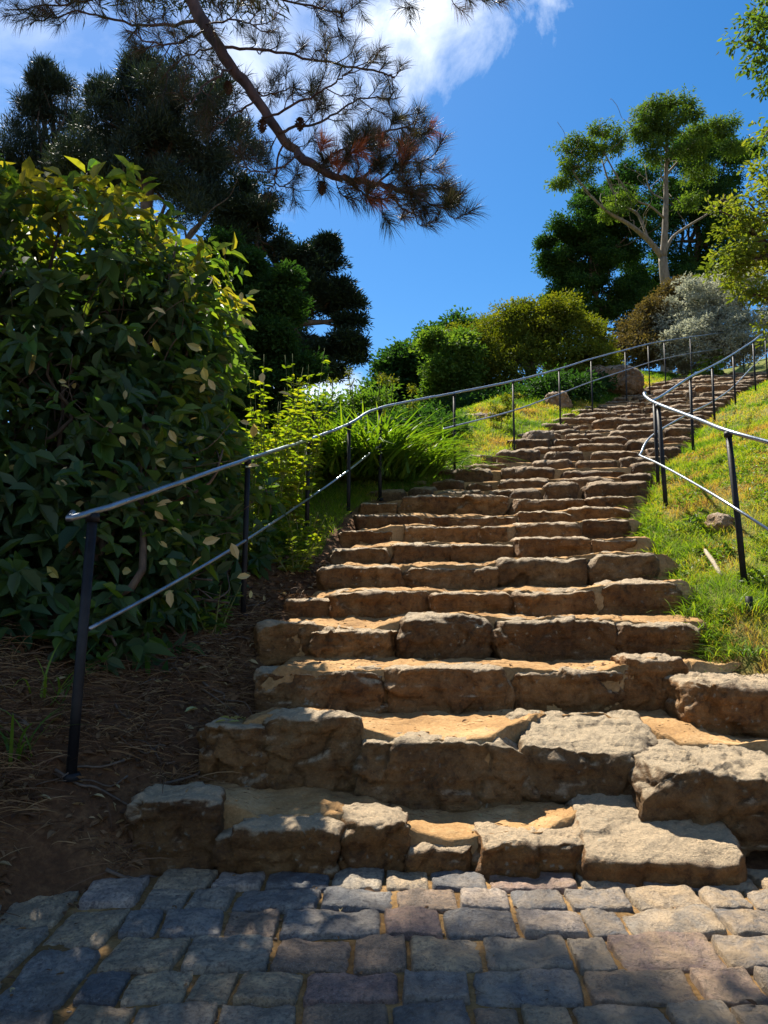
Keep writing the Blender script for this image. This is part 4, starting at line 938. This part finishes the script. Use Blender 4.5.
# ------------------------------------------------------------------ overhanging pine
PY = 5.0
pr = np.array([-4.3, 4.3, 0]); pr[2] = Tz(pr[0], pr[1])-.1
pine = empty('pine_tree', pr, 'pine whose long bough hangs down across the top of the view', 'tree')
m = MB(); nd = MB(); rust = MB(); cones = MB()
tube(m, catmull([pr, pr+[.15, .1, 3], pr+[.1, .2, 6], pr+[.3, .3, 9], pr+[.3, .2, 11.5]], 6), np.linspace(.26, .08, 25), 12, rough=.04)
def needles(tip, d, length, n, L=.15, reddish=0.):
    """needles all round the last `length` of a twig"""
    d = d/np.linalg.norm(d); t = rng.random(n)**.8; P = tip-d*length*(1-t)[:, None]
    s = unit(np.cross(d, rng.normal(size=(n, 3)))); D = unit(s*rng.uniform(.45, 1.1, n)[:, None]+d*rng.uniform(.5, 1.0, n)[:, None])
    LL = L*rng.uniform(.65, 1.1, n); Sd = unit(np.cross(D, rng.normal(size=(n, 3))))*.0012
    mid = P+D*LL[:, None]*.55; end = P+D*LL[:, None]+np.array([0, 0, -1])*LL[:, None]*.10
    v = np.stack([P+Sd, P-Sd, mid+Sd, mid-Sd, end], 1); b_ = np.arange(n)[:, None]*5
    tgt = rust if rng.random() < reddish else nd
    tgt.add(v.reshape(-1, 3), b_+np.array([0, 1, 3, 2]), b_+np.array([2, 3, 4]), np.repeat(np.clip(rng.random(n)*.6+rng.random()*.4, 0, 1), 5))
def twigs(P, r, every, lmin, lmax, nn, reddish=0., start=.15, L=.15):
    seg = np.linalg.norm(np.diff(P, axis=0), axis=1); tot = seg.sum(); n = max(2, int(tot*(1-start)/every))
    for t in np.linspace(start, .97, n):
        i = int(t*(len(P)-2)); d = unit(P[i+1]-P[i]); s = unit(rng.normal(size=3)*np.array([1, .8, 1]))
        s = unit(s-d*np.dot(s, d)); dd = unit(d*.75+s*.85+np.array([0, 0, .1])); l = rng.uniform(lmin, lmax)
        Q = catmull([P[i], P[i]+dd*l*.5+rng.normal(size=3)*.015, P[i]+unit(dd+np.array([0, 0, .35]))*l], 3)
        tube(m, Q, np.linspace(r, r*.5, len(Q)), 5)
        needles(Q[-1], Q[-1]-Q[-2], min(.22, l*.7), nn, L, reddish)
        if l > .22:
            for _ in range(2):
                j = rng.integers(2, len(Q)-1); s2 = unit(rng.normal(size=3)); e = Q[j]+unit(dd*.7+s2*.8)*l*.5
                tube(m, np.array([Q[j], (Q[j]+e)/2+rng.normal(size=3)*.008, e]), r*.55, 4); needles(e, e-Q[j], .14, int(nn*.8), L*.9, reddish)
def bough(pl, r0, r1, nn=42, every=.12, lmin=.12, lmax=.32, red=0., start=.15, L=.15, endn=90):
    P = catmull([at(a, b_, PY+d) for a, b_, d in pl], 7)
    P[1:-1] += rng.normal(size=(len(P)-2, 3))*.006
    tube(m, P, np.linspace(r0, r1, len(P)), 9, rough=.05)
    if nn: twigs(P, .0045, every, lmin, lmax, nn, red, start, L)
    if endn: needles(P[-1], P[-1]-P[-2], .22, endn, L, red)
    return P
main = bough([(150,-90,-.2),(182,-20,0),(215,42,0),(248,88,.05),(285,140,.05),(318,168,0),(345,180,0),(385,186,-.05),(425,196,-.1)], .05, .014, 100, .10, .12, .30, .05, .5)
tube(m, catmull([pr+[.1, .2, 7.2], pr+[1.2, .4, 7.1], at(95, -190, PY-.3), at(150, -90, PY-.2)], 6), np.linspace(.09, .05, 19), 9, rough=.05)
bs = [([(212,45,0),(262,50,.1),(320,60,.15),(378,72,.1),(395,78,.1)],.012,.005,0), ([(262,118,0),(300,103,-.2),(335,82,-.3),(352,70,-.3)],.010,.004,0), ([(278,132,0),(320,122,.2),(358,100,.3),(398,98,.3)],.011,.004,0),
 ([(232,68,0),(205,85,-.1),(185,110,-.2)],.009,.004,0), ([(300,155,0),(268,172,-.15),(238,165,-.2)],.008,.004,0), ([(200,20,0),(140,25,.2),(80,12,.3),(30,25,.3)],.013,.004,0), ([(185,-10,0),(120,-5,.3),(60,5,.5),(5,10,.5)],.013,.004,0), ([(205,30,0),(165,45,-.3),(125,30,-.4)],.009,.004,0),
 ([(335,178,0),(355,150,.2),(395,128,.3),(425,135,.3)],.010,.005,0.2), ([(375,186,0),(400,165,.2),(432,160,.3)],.009,.004,.3), ([(385,188,0),(405,210,.1),(420,216,.1)],.008,.004,.6), ([(400,190,0),(435,205,-.2),(452,208,-.2)],.008,.004,.2), ([(350,182,0),(365,195,-.2),(385,200,-.3)],.008,.004,.7), ([(395,190,-.1),(425,185,.1),(450,188,.2)],.008,.004,.1),
 ([(285,140,0),(275,180,.3),(300,192,.3)],.008,.003,0), ([(240,78,0),(262,95,.4),(295,88,.5),(320,95,.5)],.008,.003,0), ([(255,100,0),(225,120,.2),(205,130,.2)],.008,.003,0), ([(160,-40,0),(250,-10,.3),(330,10,.4),(345,22,.4)],.012,.004,0), ([(300,-60,.4),(380,-25,.4),(450,-8,.4),(520,0,.4)],.012,.004,0), ([(200,25,0),(240,20,-.3),(270,35,-.3)],.008,.003,0), ([(215,45,0),(180,60,.4),(160,80,.5)],.008,.003,0),
 ([(318,168,0),(340,150,-.3),(372,150,-.3)],.008,.003,.3), ([(360,184,0),(372,165,-.1),(395,150,-.1)],.008,.003,.5),([(60,5,.5),(40,-10,.5),(0,-5,.4)],.008,.003,0)]
for pl, r0, r1, rd in bs:
    dense = pl[-1][0] > 350 and pl[-1][1] > 110
    bough(pl, r0*.95, r1, 150 if dense else 80, .055 if dense else .075, .08, .20 if dense else .26, rd*.4, .2, .15 if dense else .13, 90 if dense else 50)
m.build('branches', M['pinebark'], pine)
nd.build('needles', M['needle'], pine, smooth=False); 
o = rust.build('needles', M['rustneedle'], pine, smooth=False); o['label'] = 'rust-brown dead needles near the bough tip'
# cones
for a, b_ in [(322,184),(228,84),(262,122),(300,120)]:
    c = MB(); p = at(a, b_+6, PY); pts = []
    for i in range(9):
        for j in range(8):
            t = i/8; r = .028*math.sin(math.pi*(t*.8+.15)); an = j*.785+i*.4
            P0 = p+np.array([math.cos(an)*r*.5, math.sin(an)*r*.5, .05-t*.09]); d = np.array([math.cos(an), math.sin(an), .5])
            leaves(c, P0[None], d[None], np.array([[0, 0, 1.]]), r*.9+.006, .018, simple=True, tint=np.array([.2]))
    tube(c, np.array([p+[0, 0, .055], p+[0, 0, 0], p+[0, 0, -.035]]), [.008, .018, .006], 6)
    c.build('cone', M['pinebark'], pine)
# upper crown of that pine, unseen above the view, boughs placed to shade the setts
ub = [((-2.7, 7.1, 7.9), (1.2, .7, .35)), ((-1.7, 7.6, 8.1), (.75, .6, .3)), ((-3.7, 6.6, 8.2), (1.2, .9, .4)), ((-3.0, 6.2, 7.6), (.9, .6, .3)), ((-4.3, 5.2, 8.6), (1.4, 1.2, .5)), ((-4.0, 4.6, 10.3), (1.5, 1.4, .7)), ((-1.25, 6.85, 7.6), (.65, .55, .25)), ((-2.0, 7.5, 8.0), (.7, .6, .25)), ((-.75, 7.0, 8.0), (.35, .3, .15)), ((-2.4, 7.9, 8.6), (1.0, .5, .3)), ((-4.0, 4.5, 11.8), (1.0, 1.0, .7))]
mm = MB()
for c, r in ub:
    limb(mm, pr+[.2, .25, max(5., c[2]-1.2)], np.array(c), .07, .02, 6, .05, .02)
mm.build('upper_boughs', M['pinebark'], pine)
m = MB(); crown(m, ub, 900, 50, .26, .17, .014, shell=.15, flat=.5, drop=-.3); m.build('crown', M['pinefar'], pine, smooth=False)
# ------------------------------------------------------------------ light
EL, AZ = R(57), R(24)       # sun behind the hill, a little to the left
S = Vector((-math.sin(AZ)*math.cos(EL), math.cos(AZ)*math.cos(EL), math.sin(EL)))
sd = bpy.data.lights.new('sun', 'SUN'); sd.energy = 5.0; sd.angle = R(.55); sd.color = (1, .93, .80)
so = bpy.data.objects.new('sun', sd); COL.objects.link(so); so.rotation_euler = (-S).to_track_quat('-Z', 'Y').to_euler()
w = bpy.data.worlds.new('World'); scene.world = w; w.use_nodes = True; nt = w.node_tree; N = nt.nodes; L = nt.links
bg = N['Background']; bg.inputs[1].default_value = .062
sky = N.new('ShaderNodeTexSky'); sky.sky_type = 'NISHITA'; sky.sun_disc = False
sky.sun_elevation = EL; sky.sun_rotation = -AZ; sky.air_density = 1.0; sky.dust_density = .3; sky.ozone_density = 1.8
hs = N.new('ShaderNodeHueSaturation'); hs.inputs['Saturation'].default_value = 1.42; hs.inputs['Value'].default_value = 1.
L.new(sky.outputs[0], hs.inputs['Color'])
tc = N.new('ShaderNodeTexCoord'); g = tc.outputs['Generated']
def dirmask(px, py, r0, r1, sq=(1, 1, 1)):
    d = ray(px, py); v = N.new('ShaderNodeVectorMath'); v.operation = 'SUBTRACT'; L.new(g, v.inputs[0]); v.inputs[1].default_value = tuple(d)
    v2 = N.new('ShaderNodeVectorMath'); v2.operation = 'MULTIPLY'; L.new(v.outputs[0], v2.inputs[0]); v2.inputs[1].default_value = sq
    ln = N.new('ShaderNodeVectorMath'); ln.operation = 'LENGTH'; L.new(v2.outputs[0], ln.inputs[0])
    return maprange(nt, ln.outputs['Value'], r0, r1, 1., 0.)
n = noise(nt, 5.5, 10, .6, g, .35); n2 = noise(nt, 2.2, 4, .5, g)
def cloud(mask, lo, hi):
    return maprange(nt, math_(nt, 'ADD', math_(nt, 'MULTIPLY', n.outputs[0], 1.), math_(nt, 'MULTIPLY', mask, .45)), lo, hi)
c1 = cloud(dirmask(435, 0, 0, .22, (1, 1, 1.4)), .73, .98); c0 = cloud(dirmask(240, 40, 0, .34), .72, 1.15)
c2 = cloud(dirmask(335, 400, 0, .14, (1, 1, 1.6)), .68, .90); c3 = cloud(dirmask(40, 40, 0, .30), .74, 1.25)
cl = math_(nt, 'MAXIMUM', math_(nt, 'MAXIMUM', c1, c2), math_(nt, 'MAXIMUM', math_(nt, 'MULTIPLY', c0, .7), math_(nt, 'MULTIPLY', c3, .6)))
sxyz = N.new('ShaderNodeSeparateXYZ'); L.new(g, sxyz.inputs[0])
back = maprange(nt, sxyz.outputs[1], .05, -.5)      # unseen broken cloud added behind the viewer as neutral fill light
fill_cloud = math_(nt, 'MULTIPLY', maprange(nt, n.outputs[0], .40, .58), math_(nt, 'MULTIPLY', back, maprange(nt, sxyz.outputs[2], .02, .15)))
cl = math_(nt, 'MAXIMUM', cl, math_(nt, 'MULTIPLY', fill_cloud, .30))
L.new(mixc(nt, hs.outputs[0], (9.6, 10, 10.6), cl), bg.inputs[0])
vs = scene.view_settings; vs.view_transform = 'Standard'; vs.look = 'None'; vs.exposure = 1.35; vs.gamma = 1
scene.render.resolution_x = 768; scene.render.resolution_y = 1024
scene.cycles.max_bounces = 8; scene.cycles.transparent_max_bounces = 8
